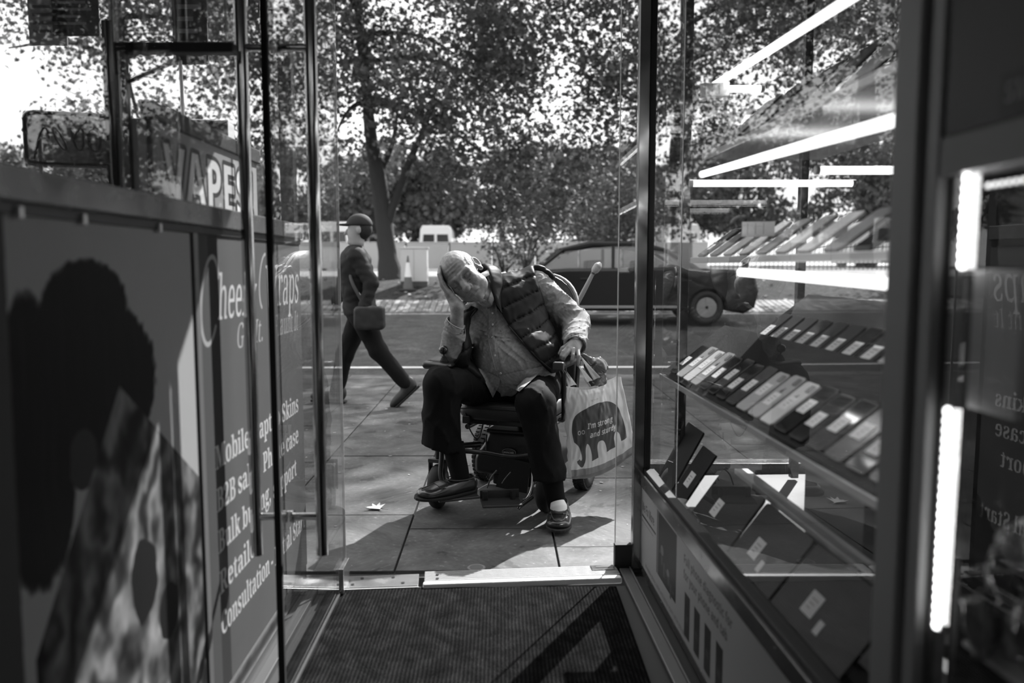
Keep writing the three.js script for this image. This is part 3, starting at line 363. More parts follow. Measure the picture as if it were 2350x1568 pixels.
// lit tubes along the shelves ----------------------------------------
const mLamp = (k) => new THREE.MeshStandardMaterial({ color: grey(0.9), emissive: grey(1), emissiveIntensity: k, roughness: 0.5 });
const mTube = mLamp(1.5);
function litTube(label, a, b, power = 6) { const o = thing('led_tube', label, 'light', [a.x, a.y, a.z]); const d = b.clone().sub(a), l = d.length(); mesh('tube', rod(V(0, 0, 0), d, 0.0115, 0.0115, 14), mTube, o); for (const p of [V(0, 0, 0), d]) { const e = d.clone().normalize().multiplyScalar(p.lengthSq() ? 0.012 : -0.012); mesh('end_cap', rod(p, p.clone().add(e), 0.013, 0.013, 12), M(0.6, 0.5), o); }
  const L = new THREE.RectAreaLight(0xffffff, power, 0.02, l * 0.96); L.position.copy(a).addScaledVector(d, 0.5); L.position.y -= 0.016; const m = new THREE.Matrix4(), y = d.clone().normalize(), z = V(0, 1, 0), x = y.clone().cross(z).normalize(); z.crossVectors(x, y); L.quaternion.setFromRotationMatrix(m.makeBasis(x, y, z)); L.castShadow = true; scene.add(L); return o; }
litTube('lit tube slanting along the highest shelf of the phone display', at(1640, 195, 2.72), at(1990, -28, 1.70));
litTube('thick lit tube running along the shelf above the phones', at(1612, 400, 2.72), at(2118, 258, 1.32));
litTube('lit tube across the window end of the shelf above the phones', at(1590, 421, 2.78), at(1955, 421, 2.78), 4);
litTube('short lit tube across the window end of the highest shelf', at(1642, 204, 2.8), at(1745, 204, 2.8), 4);
litTube('lit tube along the eye level phone shelf near the post', at(1700, 625, 2.3), at(2092, 655, 1.36), 5);
litTube('faint lit tube at the back of the display near the post', at(1880, 391, 2.35), at(2050, 391, 2.35), 3);
// cabinet nearer than the post ---------------------------------------
{ const U0 = UE + 0.115, U1 = UE + 0.95; const c = rthing('accessory_cabinet', 'dark accessory cabinet with lit edge strips beside the grey post', 'cabinet', 0, 0, 0);
  mesh('fascia', box(0.005, 0.05, 1.40, 2.1, U0, U1, 0.003), M(0.02, 0.5), c, 'black sign fascia'); mesh('rail', box(0.0, 0.05, 1.345, 1.40, U0, U1, 0.003), M(0.24, 0.5), c); mesh('front_glass', new THREE.PlaneGeometry(U1 - U0 - 0.02, 1.295).rotateY(-Math.PI / 2).translate(0.013, 0.6975, (U0 + U1) / 2 + 0.01), mGlass, c);
  mesh('base', box(0.0, 0.6, 0.0, 0.05, U0, U1, 0.003), mBlack, c); mesh('back', box(0.58, 0.6, 0.05, 2.1, U0, U1, 0), M(0.05, 0.6), c); mesh('side', box(0.05, 0.6, 0.05, 2.1, U0, U0 + 0.02, 0), M(0.06, 0.6), c); mesh('top', box(0.05, 0.6, 2.08, 2.1, U0, U1, 0), mBlack, c); mesh('frame', box(0.014, 0.022, 0.05, 1.345, U0, U0 + 0.012, 0.002), M(0.06, 0.4), c);
  const tx = canvasTex(512, 128, (g, w, h) => { g.fillStyle = '#060606'; g.fillRect(0, 0, w, h); g.font = 'bold 92px sans-serif'; g.fillStyle = '#6b6b6b'; g.fillText('SMART', 24, 98); }); const p = mesh('lettering', new THREE.PlaneGeometry(0.19, 0.0475), M(1, 0.5, { map: tx }), c); p.rotation.y = -Math.PI / 2; const q = RP(0.0, 0, 0); p.position.set(0.0035, 1.435, U0 + 0.215);
  mesh('panel', box(0.02, 0.032, 1.025, 1.215, U0 + 0.06, U0 + 0.16, 0.002), M(0.3, 0.55), c, 'grey hanging panel between the lit strips'); mesh('shelf', box(0.06, 0.57, 1.205, 1.213, U0 + 0.02, U1, 0.001), M(0.2, 0.4), c); mesh('shelf', box(0.06, 0.57, 0.66, 0.668, U0 + 0.02, U1, 0.001), M(0.3, 0.4), c);
  const strip = (label, y0, y1, w, du) => { const n = Math.round((y1 - y0) / 0.0135), P = RP(w, y0, U0 + du), o = thing('led_strip', label, 'light', [P.x, P.y, P.z], PHI); mesh('backing', box(0.001, 0.006, 0, y1 - y0, -0.006, 0.006, 0), M(0.6, 0.5), o); for (let k = 0; k < n; k++) mesh('led', ball(V(-0.001, (k + 0.5) * (y1 - y0) / n, 0), 0.0062, 5, 0.8, 1.15, 1), mLamp1, o); const L = new THREE.RectAreaLight(0xffffff, 9, y1 - y0, 0.012); L.position.copy(RP(w - 0.012, (y0 + y1) / 2, U0 + du)); L.lookAt(RP(w + 0.5, (y0 + y1) / 2 - 0.1, U0 + du + 1)); L.rotateZ(Math.PI / 2); L.castShadow = true; scene.add(L); };
  const mLamp1 = mLamp(2.2);
  strip('short bright vertical light strip in the upper part of the cabinet', 1.215, 1.345, 0.0135, 0.046); strip('long beaded vertical light strip down the cabinet edge', 0.69, 1.02, 0.0135, 0.03);
  const mLedDot = mLamp(1.0), hs = rthing('led_strip', 'dotted horizontal light strip under the cabinet fascia', 'light', 0.02, 1.322, U0 + 0.08); mesh('backing', box(-0.004, 0.004, 0, 0.006, 0, 0.5, 0), M(0.4, 0.5), hs); for (let k = 0; k < 36; k++) mesh('led', new THREE.BoxGeometry(0.003, 0.005, 0.005).translate(-0.005, 0.003, 0.01 + k * 0.0135), mLedDot, hs);
  // crinkled accessory packs
  const g = nets(V(-0.06, -0.05, -0.025), V(0.06, 0.05, 0.025), 0.006, (x, y, z) => Math.max(Math.abs(x) - 0.05, Math.abs(y) - 0.04, Math.abs(z) - 0.012 + 0.006 * noise(x * 40, y * 40)) + 0.006 * noise(x * 60, y * 60, z * 30));
  for (let i = 0; i < 12; i++) { const lower = i > 4, pk = rthing('accessory_pack', `crinkled shiny accessory pack, ${nth[i]} from the lowest of the heap in the cabinet`, 'packet', 0.066 + 0.03 * (i % 3), 0.71 + 0.052 * Math.floor(i / 4), U0 + 0.05 + 0.052 * (i % 4), 0.6 * (i % 3) - 0.4, 'accessory packs in the cabinet'); const m = mesh('pack', g, M([0.15, 0.4, 0.6][i % 3], 0.12, { clearcoat: 1, clearcoatRoughness: 0.1 }), pk); m.rotation.set(-0.5 + 0.3 * (i % 4), 1.2, 0.4 - 0.3 * (i % 3)); } }
// lamps on the shop ceiling behind the camera
for (const [i, x, z] of [[0, -1.3, 1.4], [1, 1.2, 1.4], [2, 0, 3.2]]) { const o = thing('ceiling_light', ['flat ceiling panel light over the left of the shop', 'flat ceiling panel light over the right of the shop', 'flat ceiling panel light at the back of the shop'][i], 'light', [x, 2.6, z]); mesh('frame', box(-0.32, 0.32, -0.01, 0.02, -0.32, 0.32, 0.003), mWhite, o); mesh('diffuser', box(-0.3, 0.3, -0.014, -0.009, -0.3, 0.3, 0), mLamp(1), o); const L = new THREE.RectAreaLight(0xffffff, 1.6, 0.6, 0.6); L.position.set(x, 2.58, z); L.rotation.x = -Math.PI / 2; L.castShadow = true; scene.add(L); }

// ---------- the park side of the road ----------
const groundAt = (d) => (d < 18.25 ? 0.2 + (d - 17.2) * 0.21 : d < 20 ? 0.42 + (d - 18.25) * 0.217 : d < 22 ? 0.8 + (d - 20) * 0.065 : d < 27.5 ? 0.93 + (d - 22) * 0.0273 : 1.08);
// a spray of lobed leaves used for every crown
function leafSpray(n, R, size) { const list = []; const lobe = []; for (let k = 0; k < 5; k++) { const a = (-1.9 + k * 0.95); lobe.push([Math.sin(a - 0.3) * 0.22, Math.cos(a - 0.3) * 0.22], [Math.sin(a) * (k === 2 ? 0.62 : 0.5), Math.cos(a) * (k === 2 ? 0.62 : 0.5)]); } lobe.push([0.1, -0.25], [-0.1, -0.25]);
  const s = new THREE.ShapeGeometry(new THREE.Shape(lobe.map(([x, y]) => new THREE.Vector2(x, y)))); for (let i = 0; i < n; i++) { const g = s.clone(), k = size * rnd(0.7, 1.25), m = new THREE.Matrix4().compose(V(rnd(-1, 1), rnd(-1, 1), rnd(-1, 1)).normalize().multiplyScalar(R * Math.cbrt(rnd())), new THREE.Quaternion().setFromEuler(new THREE.Euler(rnd(-1.2, 1.2) - 0.9, rnd(6.28), rnd(-0.7, 0.7))), V(k, k, k)); g.applyMatrix4(m); list.push(g); } return join(list); }
const spray = [leafSpray(18, 0.44, 0.138), leafSpray(11, 0.45, 0.22), leafSpray(9, 0.4, 0.2)], sprayFar = leafSpray(16, 0.7, 0.34), sprayFine = leafSpray(16, 0.4, 0.11);
const mBark = M(0.045, 0.95, { bumpMap: tex(128, 256, (u, v) => 0.5 + 0.5 * tileNoise(3, 4, 1)(u * 3 % 1, v), 2, 1, false), bumpScale: 0.03 });
const leafMat = (v, t = 0.35) => M(v, 0.7, { transmission: t, thickness: 0 });
// a gap in the foliage lets a patch of sun through to the doorway
const gapAt = V(0.36, 0, -2.95), gapTo = V(0.31, 0.58, -0.56).normalize();
const inGap = (p) => { const d = p.clone().sub(gapAt), t = d.dot(gapTo); return d.addScaledVector(gapTo, -t).length() < 1.0; };
function crown(o, blobs, per, geo, mat, sMin, sMax, name = 'crown') {
  const N = blobs.reduce((n, b) => n + Math.ceil(per * b[1] ** 2), 0), im = new THREE.InstancedMesh(geo, mat, N), m = new THREE.Matrix4(), q = new THREE.Quaternion(); let i = 0;
  for (const [c, r] of blobs) for (let k = Math.ceil(per * r * r); k > 0; k--) { const d = V(rnd(-1, 1), rnd(-1, 1), rnd(-1, 1)).normalize().multiplyScalar(r * (0.45 + 0.6 * Math.sqrt(rnd()))); d.y *= 0.75; q.setFromEuler(new THREE.Euler(rnd(-0.4, 0.4), rnd(6.28), rnd(-0.4, 0.4))); const s = rnd(sMin, sMax); if (inGap(c.clone().add(d).add(o.position))) continue; m.compose(c.clone().add(d), q, V(s, s, s)); im.setMatrixAt(i, m); im.setColorAt(i++, grey(rnd(0.65, 1.3))); }
  im.count = i; im.name = name; im.castShadow = im.receiveShadow = true; stuff(im); o.add(im); return im; }
function bigTree(label, base, trunk, radii, forks, ell, nBlob, per, extra, mat, group) {
  const o = thing('street_tree', label, 'tree', [base.x, base.y, base.z], 0, group), L = (p) => p.clone().sub(base);
  mesh('trunk', limb(trunk.map(L), radii, 40, 14, 0.12), mBark, o);
  for (const f of forks) mesh('branch', limb(f.pts.map(L), f.r, 24, 9, 0.1), mBark, o);
  const blobs = []; let guard = 0; while (blobs.length < nBlob && guard++ < 9000) { const d = V(rnd(-1, 1), rnd(-1, 1), rnd(-1, 1)); const l = d.length(); if (l > 1 || l < 0.45) continue; blobs.push([L(V(ell[0] + d.x * ell[3], ell[1] + d.y * ell[4], ell[2] + d.z * ell[5])), rnd(0.75, 1.45)]); }
  for (const [p, r] of extra) blobs.push([L(p), r]);
  const top = L(trunk[trunk.length - 1]), mid = L(trunk[Math.floor(trunk.length * 0.6)]);
  for (let k = 0; k < blobs.length; k += 6) { const b = blobs[k][0], s = mid.clone().lerp(top, clamp((b.y - mid.y) / (top.y - mid.y + 0.01), 0, 0.95)); const h = s.clone().lerp(b, 0.5); h.y += 0.3; mesh('branch', limb([s, h, b], [0.085, 0.05, 0.018], 10, 6), mBark, o); }
  crown(o, blobs, per, spray[0], mat, 0.85, 1.35); return o; }
const mLeaf = leafMat(0.075, 0.4);
{ const b = V(at(897, 636, 21).x, groundAt(21) - 0.05, -21);
  const tr = [b, at(890, 590, 21), at(880, 500, 21), at(868, 410, 21), at(852, 320, 21.1), at(843, 230, 21.2), at(830, 100, 21.4), at(815, -80, 21.6), V(-4, 12, -21.5)];
  bigTree('large street tree with forked dark trunk standing beyond the road, by the cone', b, tr, [0.36, 0.25, 0.22, 0.21, 0.16, 0.14, 0.12, 0.09, 0.05], [{ pts: [at(885, 520, 21), at(905, 465, 20.9), at(940, 370, 20.7), at(985, 265, 20.4), at(1010, 150, 20.2)], r: [0.15, 0.11, 0.09, 0.06, 0.03] }, { pts: [at(868, 410, 21), at(900, 330, 21.3), at(915, 230, 21.5)], r: [0.08, 0.06, 0.03] }], [-1.7, 8.6, -20.6, 4.9, 4.9, 4.2], 84, 29,
    [[at(760, 330, 20), 0.8], [at(700, 250, 20.5), 1], [at(1010, 400, 20), 0.8], [at(1100, 430, 19.5), 0.9], [at(1180, 460, 19.6), 0.8], [at(1240, 490, 19.8), 0.7], [at(1150, 380, 19), 1], [at(1250, 390, 19.5), 1], [at(1330, 330, 19.5), 1], [at(1400, 280, 20), 1.1], [at(1200, 540, 20.2), 0.5], [at(1300, 430, 20), 0.7], [at(960, 300, 18.5), 0.9], [at(1060, 300, 18.5), 1], [at(1440, 200, 20), 1.1], [at(800, 420, 21.5), 0.55], [at(1090, 510, 20), 0.5]], mLeaf, 'tall street trees along the far kerb'); }
const otherTree = (label, x, z, ell, n, extra = [], per = 22, r = 0.27) => { const y = groundAt(-z) - 0.05, b = V(x, y, z); return bigTree(label, b, [b, V(x + 0.05, y + 1.2, z), V(x - 0.1, y + 3, z), V(x + 0.1, y + 5.5, z), V(x, y + 9, z), V(x + 0.2, y + 12, z)], [r * 1.3, r, r * 0.85, r * 0.7, r * 0.45, r * 0.2], [], ell, n, per, extra, mLeaf, 'tall street trees along the far kerb'); };
otherTree('street tree seen through the left shop window', -9.6, -20.5, [-7.6, 8.4, -19.5, 2.6, 5.2, 4.0], 52, [[at(150, 300, 20), 0.8], [at(230, 330, 20), 0.9], [at(330, 330, 19), 0.9], [at(430, 330, 19.5), 0.9], [at(560, 300, 20), 1], [at(640, 330, 20), 0.9], [at(190, 380, 19), 0.6], [at(5, 60, 17), 0.55], [at(20, 110, 17), 0.35], [at(300, 430, 20.5), 0.6], [at(380, 430, 20.5), 0.7]]);
otherTree('street tree standing just right of the doorway beyond the black car', 4.75, -21.3, [5.4, 11.2, -20.8, 4.2, 7.6, 4.2], 98, [[at(1530, 330, 20), 1], [at(1600, 400, 20), 0.8], [at(1490, 260, 19), 0.9], [at(1700, 350, 20), 1]]);
otherTree('street tree farthest right, seen through the phone display window', 12.6, -21.6, [12.0, 12.4, -21.2, 4.2, 8.6, 4.4], 110, [[at(1900, 330, 20), 1], [at(2000, 380, 20), 0.9], [at(1820, 250, 20), 1]]);
otherTree('tall street tree out at the right end of the row', 19.5, -22, [19, 13, -22, 4.4, 8.6, 4.4], 80);
// bushes behind the barriers
function bush(label, blobs, per, mat, geo, s0, s1, group) { const c = blobs[0][0], y = groundAt(-c.z), b = V(c.x, y, c.z), o = thing('leafy_bush', label, 'bush', [b.x, b.y, b.z], 0, group), bl = blobs.map(([p, r]) => [p.clone().sub(b), r]); for (const [p] of bl) mesh('stem', limb([V(0, -0.05, 0), p.clone().multiplyScalar(0.5).setY(p.y * 0.6), p], [0.05, 0.03, 0.012], 8, 6), mBark, o); crown(o, bl, per, geo, mat, s0, s1, 'foliage'); return o; }
bush('small leaved bush catching sun behind the barriers, above the seated head', [[at(1205, 520, 25), 0.7], [at(1240, 470, 25), 0.75], [at(1190, 570, 25), 0.45], [at(1260, 540, 25), 0.5], [at(1290, 440, 25.5), 0.6]], 60, mLeaf, sprayFine, 0.9, 1.4, 'bushes by the barriers');
bush('tall willow like bush behind the barriers beside the fixed glass strip', [[at(1400, 470, 32), 1.6], [at(1350, 530, 32), 1.2], [at(1440, 540, 32), 1.3], [at(1420, 400, 33), 1.3], [at(1380, 560, 32), 0.9], [at(1480, 480, 32), 1.3]], 40, mLeaf, sprayFine, 1, 1.6, 'bushes by the barriers');
bush('low dark hanging bush in front of the barriers', [[at(1155, 585, 23), 0.3], [at(1130, 560, 23), 0.3], [at(1185, 600, 23), 0.28]], 120, mLeaf, sprayFine, 0.8, 1.2, 'bushes by the barriers');
const farSpots = [[-46, 62, 8], [-36, 66, 9], [-27, 60, 9], [-19, 56, 8.6], [-12, 60, 9], [-6, 55, 7.6], [0, 62, 9], [6, 54, 7], [12, 58, 9], [19, 62, 10], [27, 60, 10], [36, 66, 11], [45, 70, 12]];
farSpots.forEach(([x, z, h], i) => { const o = thing('park_tree', `hazy park tree far behind the barriers, ${nth[i]} from the left in the back row`, 'tree', [x, 1.08, -z], 0, 'park trees in the back row'); mesh('trunk', limb([V(0, -0.1, 0), V(0.1, h * 0.4, 0), V(0, h * 0.8, 0)], [0.3, 0.22, 0.1], 10, 8), mBark, o); const bl = []; for (let k = 0; k < 22; k++) bl.push([V(rnd(-4, 4), h * rnd(0.3, 0.95), rnd(-2.5, 2.5)), rnd(1.1, 1.9)]); crown(o, bl, 11, sprayFar, mLeaf, 0.9, 1.5); });
// barriers
for (let i = 0; i < 15; i++) { const x = -15 + i * 1.47; const o = thing('site_barrier', `pale site barrier panel, ${nth[i]} from the left in the row beyond the tree`, 'barrier', [x, 1.06, -27.2], 0.0, 'pale site barriers'); mesh('panel', box(0.01, 1.45, 0.06, 0.92, -0.02, 0.02, 0.01), M(0.68, 0.6, { bumpMap: tGrain, bumpScale: 0.002 }), o); mesh('top_rail', box(0.0, 1.46, 0.92, 0.96, -0.03, 0.03, 0.008), M(0.6, 0.5), o); mesh('post', box(0.0, 0.05, 0, 0.97, -0.025, 0.025, 0.005), M(0.1, 0.6), o); mesh('foot', box(0.06, 0.24, 0, 0.06, -0.25, 0.25, 0.01), M(0.06, 0.8), o); mesh('foot', box(1.2, 1.38, 0, 0.06, -0.25, 0.25, 0.01), M(0.06, 0.8), o); }
for (let i = 0; i < 7; i++) { const o = thing('park_railing', `dark park railing length, ${nth[i]} along from the last pale barrier`, 'railing', [7.1 + i * 2, 1.06, -27.2], 0, 'dark park railings'); mesh('top_bar', box(0, 2, 0.78, 0.82, -0.015, 0.015, 0), M(0.05, 0.6), o); mesh('bottom_bar', box(0, 2, 0.12, 0.16, -0.015, 0.015, 0), M(0.05, 0.6), o); for (let k = 0; k < 13; k++) mesh('upright', new THREE.CylinderGeometry(0.012, 0.012, 0.92, 6).translate(k * 0.155 + 0.05, 0.46, 0), M(0.05, 0.6), o); }
// utility box and cone
{ const c = V(at(950, 600, 19.6).x, 0, 0), o = thing('utility_box', 'pale grey utility box standing on the verge behind the cone', 'utility box', [c.x, groundAt(19.7), -19.75]); mesh('body', box(-0.32, 0.32, 0.1, 0.90, -0.18, 0.18, 0.012), M(0.55, 0.6, { bumpMap: tGrain, bumpScale: 0.002 }), o); mesh('lid', box(-0.34, 0.34, 0.9, 0.935, -0.2, 0.2, 0.008), M(0.55, 0.6), o); mesh('plinth', box(-0.33, 0.33, -0.12, 0.1, -0.19, 0.19, 0.01), M(0.06, 0.8), o); mesh('door_seam', box(-0.003, 0.003, 0.14, 0.88, 0.18, 0.183, 0), M(0.1, 0.8), o);
  const k = thing('traffic_cone', 'traffic cone with white reflective sleeve in front of the utility box', 'cone', [at(936, 600, 19.3).x, groundAt(19.3) - 0.03, -19.3]); const R = (y) => 0.1304 - y * 0.1361; mesh('shell', lathe([[0.0, 0.84], [R(0.84) + 0.002, 0.84], [0.125, 0.04], [0.02, 0.04]], 28), M(0.12, 0.6), k); mesh('white_sleeve', lathe([[R(0.68) + 0.003, 0.68], [R(0.33) + 0.003, 0.33]], 28), M(0.8, 0.5), k); mesh('base', box(-0.2, 0.2, 0, 0.05, -0.2, 0.2, 0.02), M(0.04, 0.8), k); }
// vans parked end on in the park
function van(label, x, z, turn = 0, tone = 0.75) { const o = thing('parked_van', label, 'van', [x, 1.06, -z], turn, 'vans parked beyond the barriers'); const prof = [[-1, 0.35], [1, 0.35], [1.02, 1.2], [0.92, 2.4], [0.8, 2.62], [-0.8, 2.62], [-0.92, 2.4], [-1.02, 1.2]]; mesh('body', plate(prof, 4.8, 0.03).translate(0, 0, -4.8), M(tone, 0.35, { clearcoat: 0.5 }), o); for (const s of [-1, 1]) { mesh('rear_window', plate([[s * 0.08, 1.45], [s * 0.82, 1.45], [s * 0.76, 2.1], [s * 0.08, 2.1]], 0.02).translate(0, 0, 0.025), M(0.03, 0.1), o); mesh('tail_light', box(s * 0.86, s * 0.99, 0.8, 1.3, 0.02, 0.05, 0.01), M(0.12, 0.3), o); for (const zz of [-0.9, -3.9]) mesh('wheel', new THREE.CylinderGeometry(0.36, 0.36, 0.24, 20).rotateZ(Math.PI / 2).translate(s * 0.88, 0.36, zz), mRubber, o); mesh('side_window', box(s * 0.965, s * 1.0, 1.45, 2.1, -4.5, -3.6, 0), M(0.03, 0.1), o); } mesh('bumper', box(-1, 1, 0.38, 0.62, -0.02, 0.1, 0.03), M(0.08, 0.6), o); return o; }
van('white van seen end on beyond the barriers, above the cone', at(1000, 560, 50).x, 50); van('white van seen end on beside the glass door edge', at(762, 560, 46).x, 46); van('white van seen end on between the walker and the forked trunk', at(845, 560, 58).x, 58, 0.05); van('white van seen through the right window near the mullion', at(1570, 560, 48).x, 48, 0.1); van('white van seen through the right window beside the grey post', at(2060, 560, 44).x, 44, 0.15); van('white van seen through the left window by the sky gap', at(130, 330, 40).x, 40, 0.3);
// black car passing on the road
{ const y = roadY(14.8), x0 = at(1292, 700, 14.1).x - 1.0, o = thing('black_car', 'glossy black saloon car on the road behind the wheelchair', 'car', [x0, y, -14.9]);
  const W = 1.72, body = [[0.05, 0.36], [0.02, 0.62], [0.10, 0.82], [0.5, 0.90], [1.05, 0.95], [2.9, 0.97], [4.0, 0.93], [4.35, 0.86], [4.42, 0.6], [4.36, 0.34], [4.2, 0.25]]; const arch = (cx, r) => [...Array(9)].map((_, k) => { const t = k / 8 * Math.PI; return [cx + Math.cos(t) * r, 0.3 + Math.sin(t) * r]; });
  const out = [...body, ...arch(3.55, 0.36), ...arch(0.88, 0.36), [0.2, 0.25]]; const mPaint = M(0.01, 0.3, { clearcoat: 0.25, clearcoatRoughness: 0.08, specularIntensity: 0.5 });
  mesh('body', plate(out, W - 0.1, 0.05).translate(0, 0, -W / 2 + 0.05), mPaint, o);
  const roof = [[0.42, 0.93], [0.98, 1.34], [1.5, 1.45], [2.3, 1.45], [2.85, 1.33], [3.5, 0.95]]; mesh('roof', [plate([...roof.slice(1, 5), [2.80, 1.30], [2.28, 1.41], [1.52, 1.41], [1.02, 1.30]], W - 0.34, 0.04).translate(0, 0, -W / 2 + 0.17)], mPaint, o);
  for (const s of [-1, 1]) { const zz = s * (W / 2 - 0.13); mesh('side_window', plate([[0.62, 0.96], [1.05, 1.30], [1.86, 1.39], [1.86, 0.97]], 0.012).translate(0, 0, zz), M(0.85, 0.02, { transmission: 0.9, thickness: 0 }), o); mesh('side_window', plate([[1.92, 0.97], [1.92, 1.39], [2.28, 1.39], [2.78, 1.29], [3.32, 0.97]], 0.012).translate(0, 0, zz), M(0.85, 0.02, { transmission: 0.9, thickness: 0 }), o); for (const [a, b] of [[V(0.5, 0.93, zz), V(1.0, 1.33, zz)], [V(1.89, 0.95, zz), V(1.89, 1.4, zz)], [V(2.84, 1.32, zz), V(3.46, 0.95, zz)]]) mesh('pillar', rod(a, b, 0.03), mPaint, o); mesh('sill_trim', box(1.2, 3.2, 0.3, 0.345, s * (W / 2 - 0.0) - 0.01, s * (W / 2) + 0.012, 0.004), M(0.4, 0.3, { metalness: 0.8 }), o); mesh('belt_trim', box(0.6, 3.4, 0.935, 0.955, s * (W / 2 - 0.06), s * (W / 2 - 0.04), 0), M(0.5, 0.2, { metalness: 1 }), o); mesh('door_handle', box(1.3, 1.45, 0.8, 0.83, s * (W / 2), s * (W / 2 + 0.025), 0.008), mPaint, o); mesh('wing_mirror', ball(V(3.1, 1.02, s * (W / 2 + 0.05)), 0.09, 8, 1, 0.7, 0.8), mPaint, o);
    for (const cx of [0.88, 3.55]) { const w = mesh('wheel', [new THREE.TorusGeometry(0.245, 0.075, 10, 28).translate(cx, 0.31, s * (W / 2 - 0.09))], mRubber, o); mesh('rim', [new THREE.CylinderGeometry(0.18, 0.18, 0.1, 20).rotateX(Math.PI / 2).translate(cx, 0.31, s * (W / 2 - 0.09)), ...[0, 1, 2, 3, 4].map((k) => box(-0.02, 0.02, 0, 0.18, -0.06, 0.06, 0).rotateZ(k * 1.2566).translate(cx, 0.31, s * (W / 2 - 0.09)))], M(0.4, 0.3, { metalness: 0.9 }), w); } }
  mesh('windscreen', plate([[-W / 2 + 0.18, 0], [W / 2 - 0.18, 0], [W / 2 - 0.26, 0.62], [-W / 2 + 0.26, 0.62]], 0.01).rotateX(-0.95).rotateY(Math.PI / 2).translate(3.5, 0.96, 0), M(0.1, 0.02, { transmission: 0.7, thickness: 0 }), o); mesh('rear_window', plate([[-W / 2 + 0.18, 0], [W / 2 - 0.18, 0], [W / 2 - 0.26, 0.6], [-W / 2 + 0.26, 0.6]], 0.01).rotateX(-0.9).rotateY(-Math.PI / 2).translate(0.5, 0.95, 0), M(0.1, 0.02, { transmission: 0.7, thickness: 0 }), o);
  for (const s of [-1, 1]) { mesh('tail_light', box(0.02, 0.1, 0.66, 0.8, s * 0.5, s * 0.78, 0.02), M(0.1, 0.2), o); mesh('head_light', box(4.3, 4.42, 0.62, 0.78, s * 0.48, s * 0.78, 0.02), M(0.7, 0.1), o); } for (const x of [1.5, 2.4]) for (const s of [-1, 1]) mesh('seat', box(x, x + 0.24, 0.5, 1.15, s * 0.15, s * 0.65, 0.05), M(0.04, 0.8), o); }

// ---------- the man asleep in the wheelchair ----------
const mSkin = M(0.36, 0.48, { bumpMap: tGrain, bumpScale: 0.0007, map: tex(256, 256, (u, v) => 0.86 + 0.2 * tileNoise(3, 4, 6)(u, v) - (tileNoise(11, 2, 8)(u, v) > 0.34 ? 0.12 : 0), 3, 3) });
const mShirt = M(0.4, 0.85, { specularIntensity: 0.4, bumpMap: tWeave, bumpScale: 0.0005, map: tex(256, 256, (u, v) => 0.84 + 0.22 * tileNoise(3, 4, 4)(u, v) + 0.08 * tileNoise(18, 1, 4)(u, v), 4, 4) });
const mVest = M(0.012, 0.5, { specularIntensity: 0.25, bumpMap: tWeave, bumpScale: 0.0004 });
const mTrouser = M(0.009, 0.75, { bumpMap: tWeave, bumpScale: 0.0006, specularIntensity: 0.15 });
const mSock = M(0.009, 0.9, { specularIntensity: 0.2, bumpMap: tWeave, bumpScale: 0.0015 }), mLeather = M(0.014, 0.22, { clearcoat: 0.6, clearcoatRoughness: 0.15, bumpMap: tGrain, bumpScale: 0.0004 }), mSole = M(0.012, 0.7), mHair = M(0.62, 0.85), mLeatherStrap = M(0.02, 0.25, { clearcoat: 0.5, clearcoatRoughness: 0.2 });
const J = { SL: at(1230, 655, 4.22), SR: at(1074, 733, 4.13), EL: at(1320, 742, 4.22), WL: at(1320, 792, 3.99), ER: at(1043, 806, 3.93), CR: at(1043, 745, 3.885), WR: at(1050, 708, 3.86), HL: at(1238, 892, 4.16), HR: at(1140, 890, 4.2), KL: at(1230, 927, 3.68), KR: at(1013, 884, 3.74), AL: at(1263, 1098, 3.68), AR: at(1013, 1030, 3.745), NB: at(1122, 685, 4.12), HB: at(1088, 655, 4.05) };
const cB = at(1180, 826, 4.10), cC = at(1160, 745, 4.17), cU = at(1150, 690, 4.2), cP = at(1188, 882, 4.18);
function torso(x, y, z, e = 0) {
  let d = sdEll(x - cB.x, y - cB.y, z - cB.z, 0.222 + e, 0.185 + e, 0.205 + e);
  d = smin(d, sdEll(x - cC.x, y - cC.y, z - cC.z, 0.195 + e, 0.185 + e, 0.15 + e), 0.1);
  d = smin(d, sdCap(x, y, z, J.SL, J.SR, 0.072 + e, 0.078 + e), 0.09);
  d = smin(d, sdSph(x - cU.x, y - cU.y, z - cU.z, 0.1 + e), 0.07);
  return smin(d, sdEll(x - cP.x, y - cP.y, z - cP.z, 0.205 + e, 0.12 + e, 0.17 + e), 0.06);
}
const ridge = (n) => 1 - Math.abs(n) * 2;
const cr = (n, k) => Math.pow(Math.max(0, 1 - Math.abs(n)), k);
const fB = at(1131, 772, 3.93);
function shirtFold(x, y, z, arm) { // creases pulled from the strained button over the belly, rings on the sleeves
  let n1, n2;
  if (arm === undefined) { const dx = x - fB.x, dy = y - fB.y, r = Math.hypot(dx, dy) + 0.02, a = Math.atan2(dy, dx); n1 = noise(a * 2.6 + 5 - r * 4, r * 6, z * 4); n2 = noise(a * 4.2 + r * 6, r * 9 + 3, z * 6 + 7); }
  else { n1 = noise(arm * 9 + x * 5, y * 7, z * 7 + 2); n2 = noise(arm * 19, x * 10 + y * 8, z * 10); }
  return -0.009 * cr(n1 * 1.5, 7) - 0.006 * cr(n2 * 1.5, 6) + 0.004; }
const along = (x, y, z, a, b) => ((x - a.x) * (b.x - a.x) + (y - a.y) * (b.y - a.y) + (z - a.z) * (b.z - a.z)) / a.distanceTo(b);
const sleeveL = (x, y, z) => smin(sdCap(x, y, z, J.SL, J.EL, 0.082, 0.078), sdCap(x, y, z, J.EL, J.WL, 0.078, 0.06), 0.03);
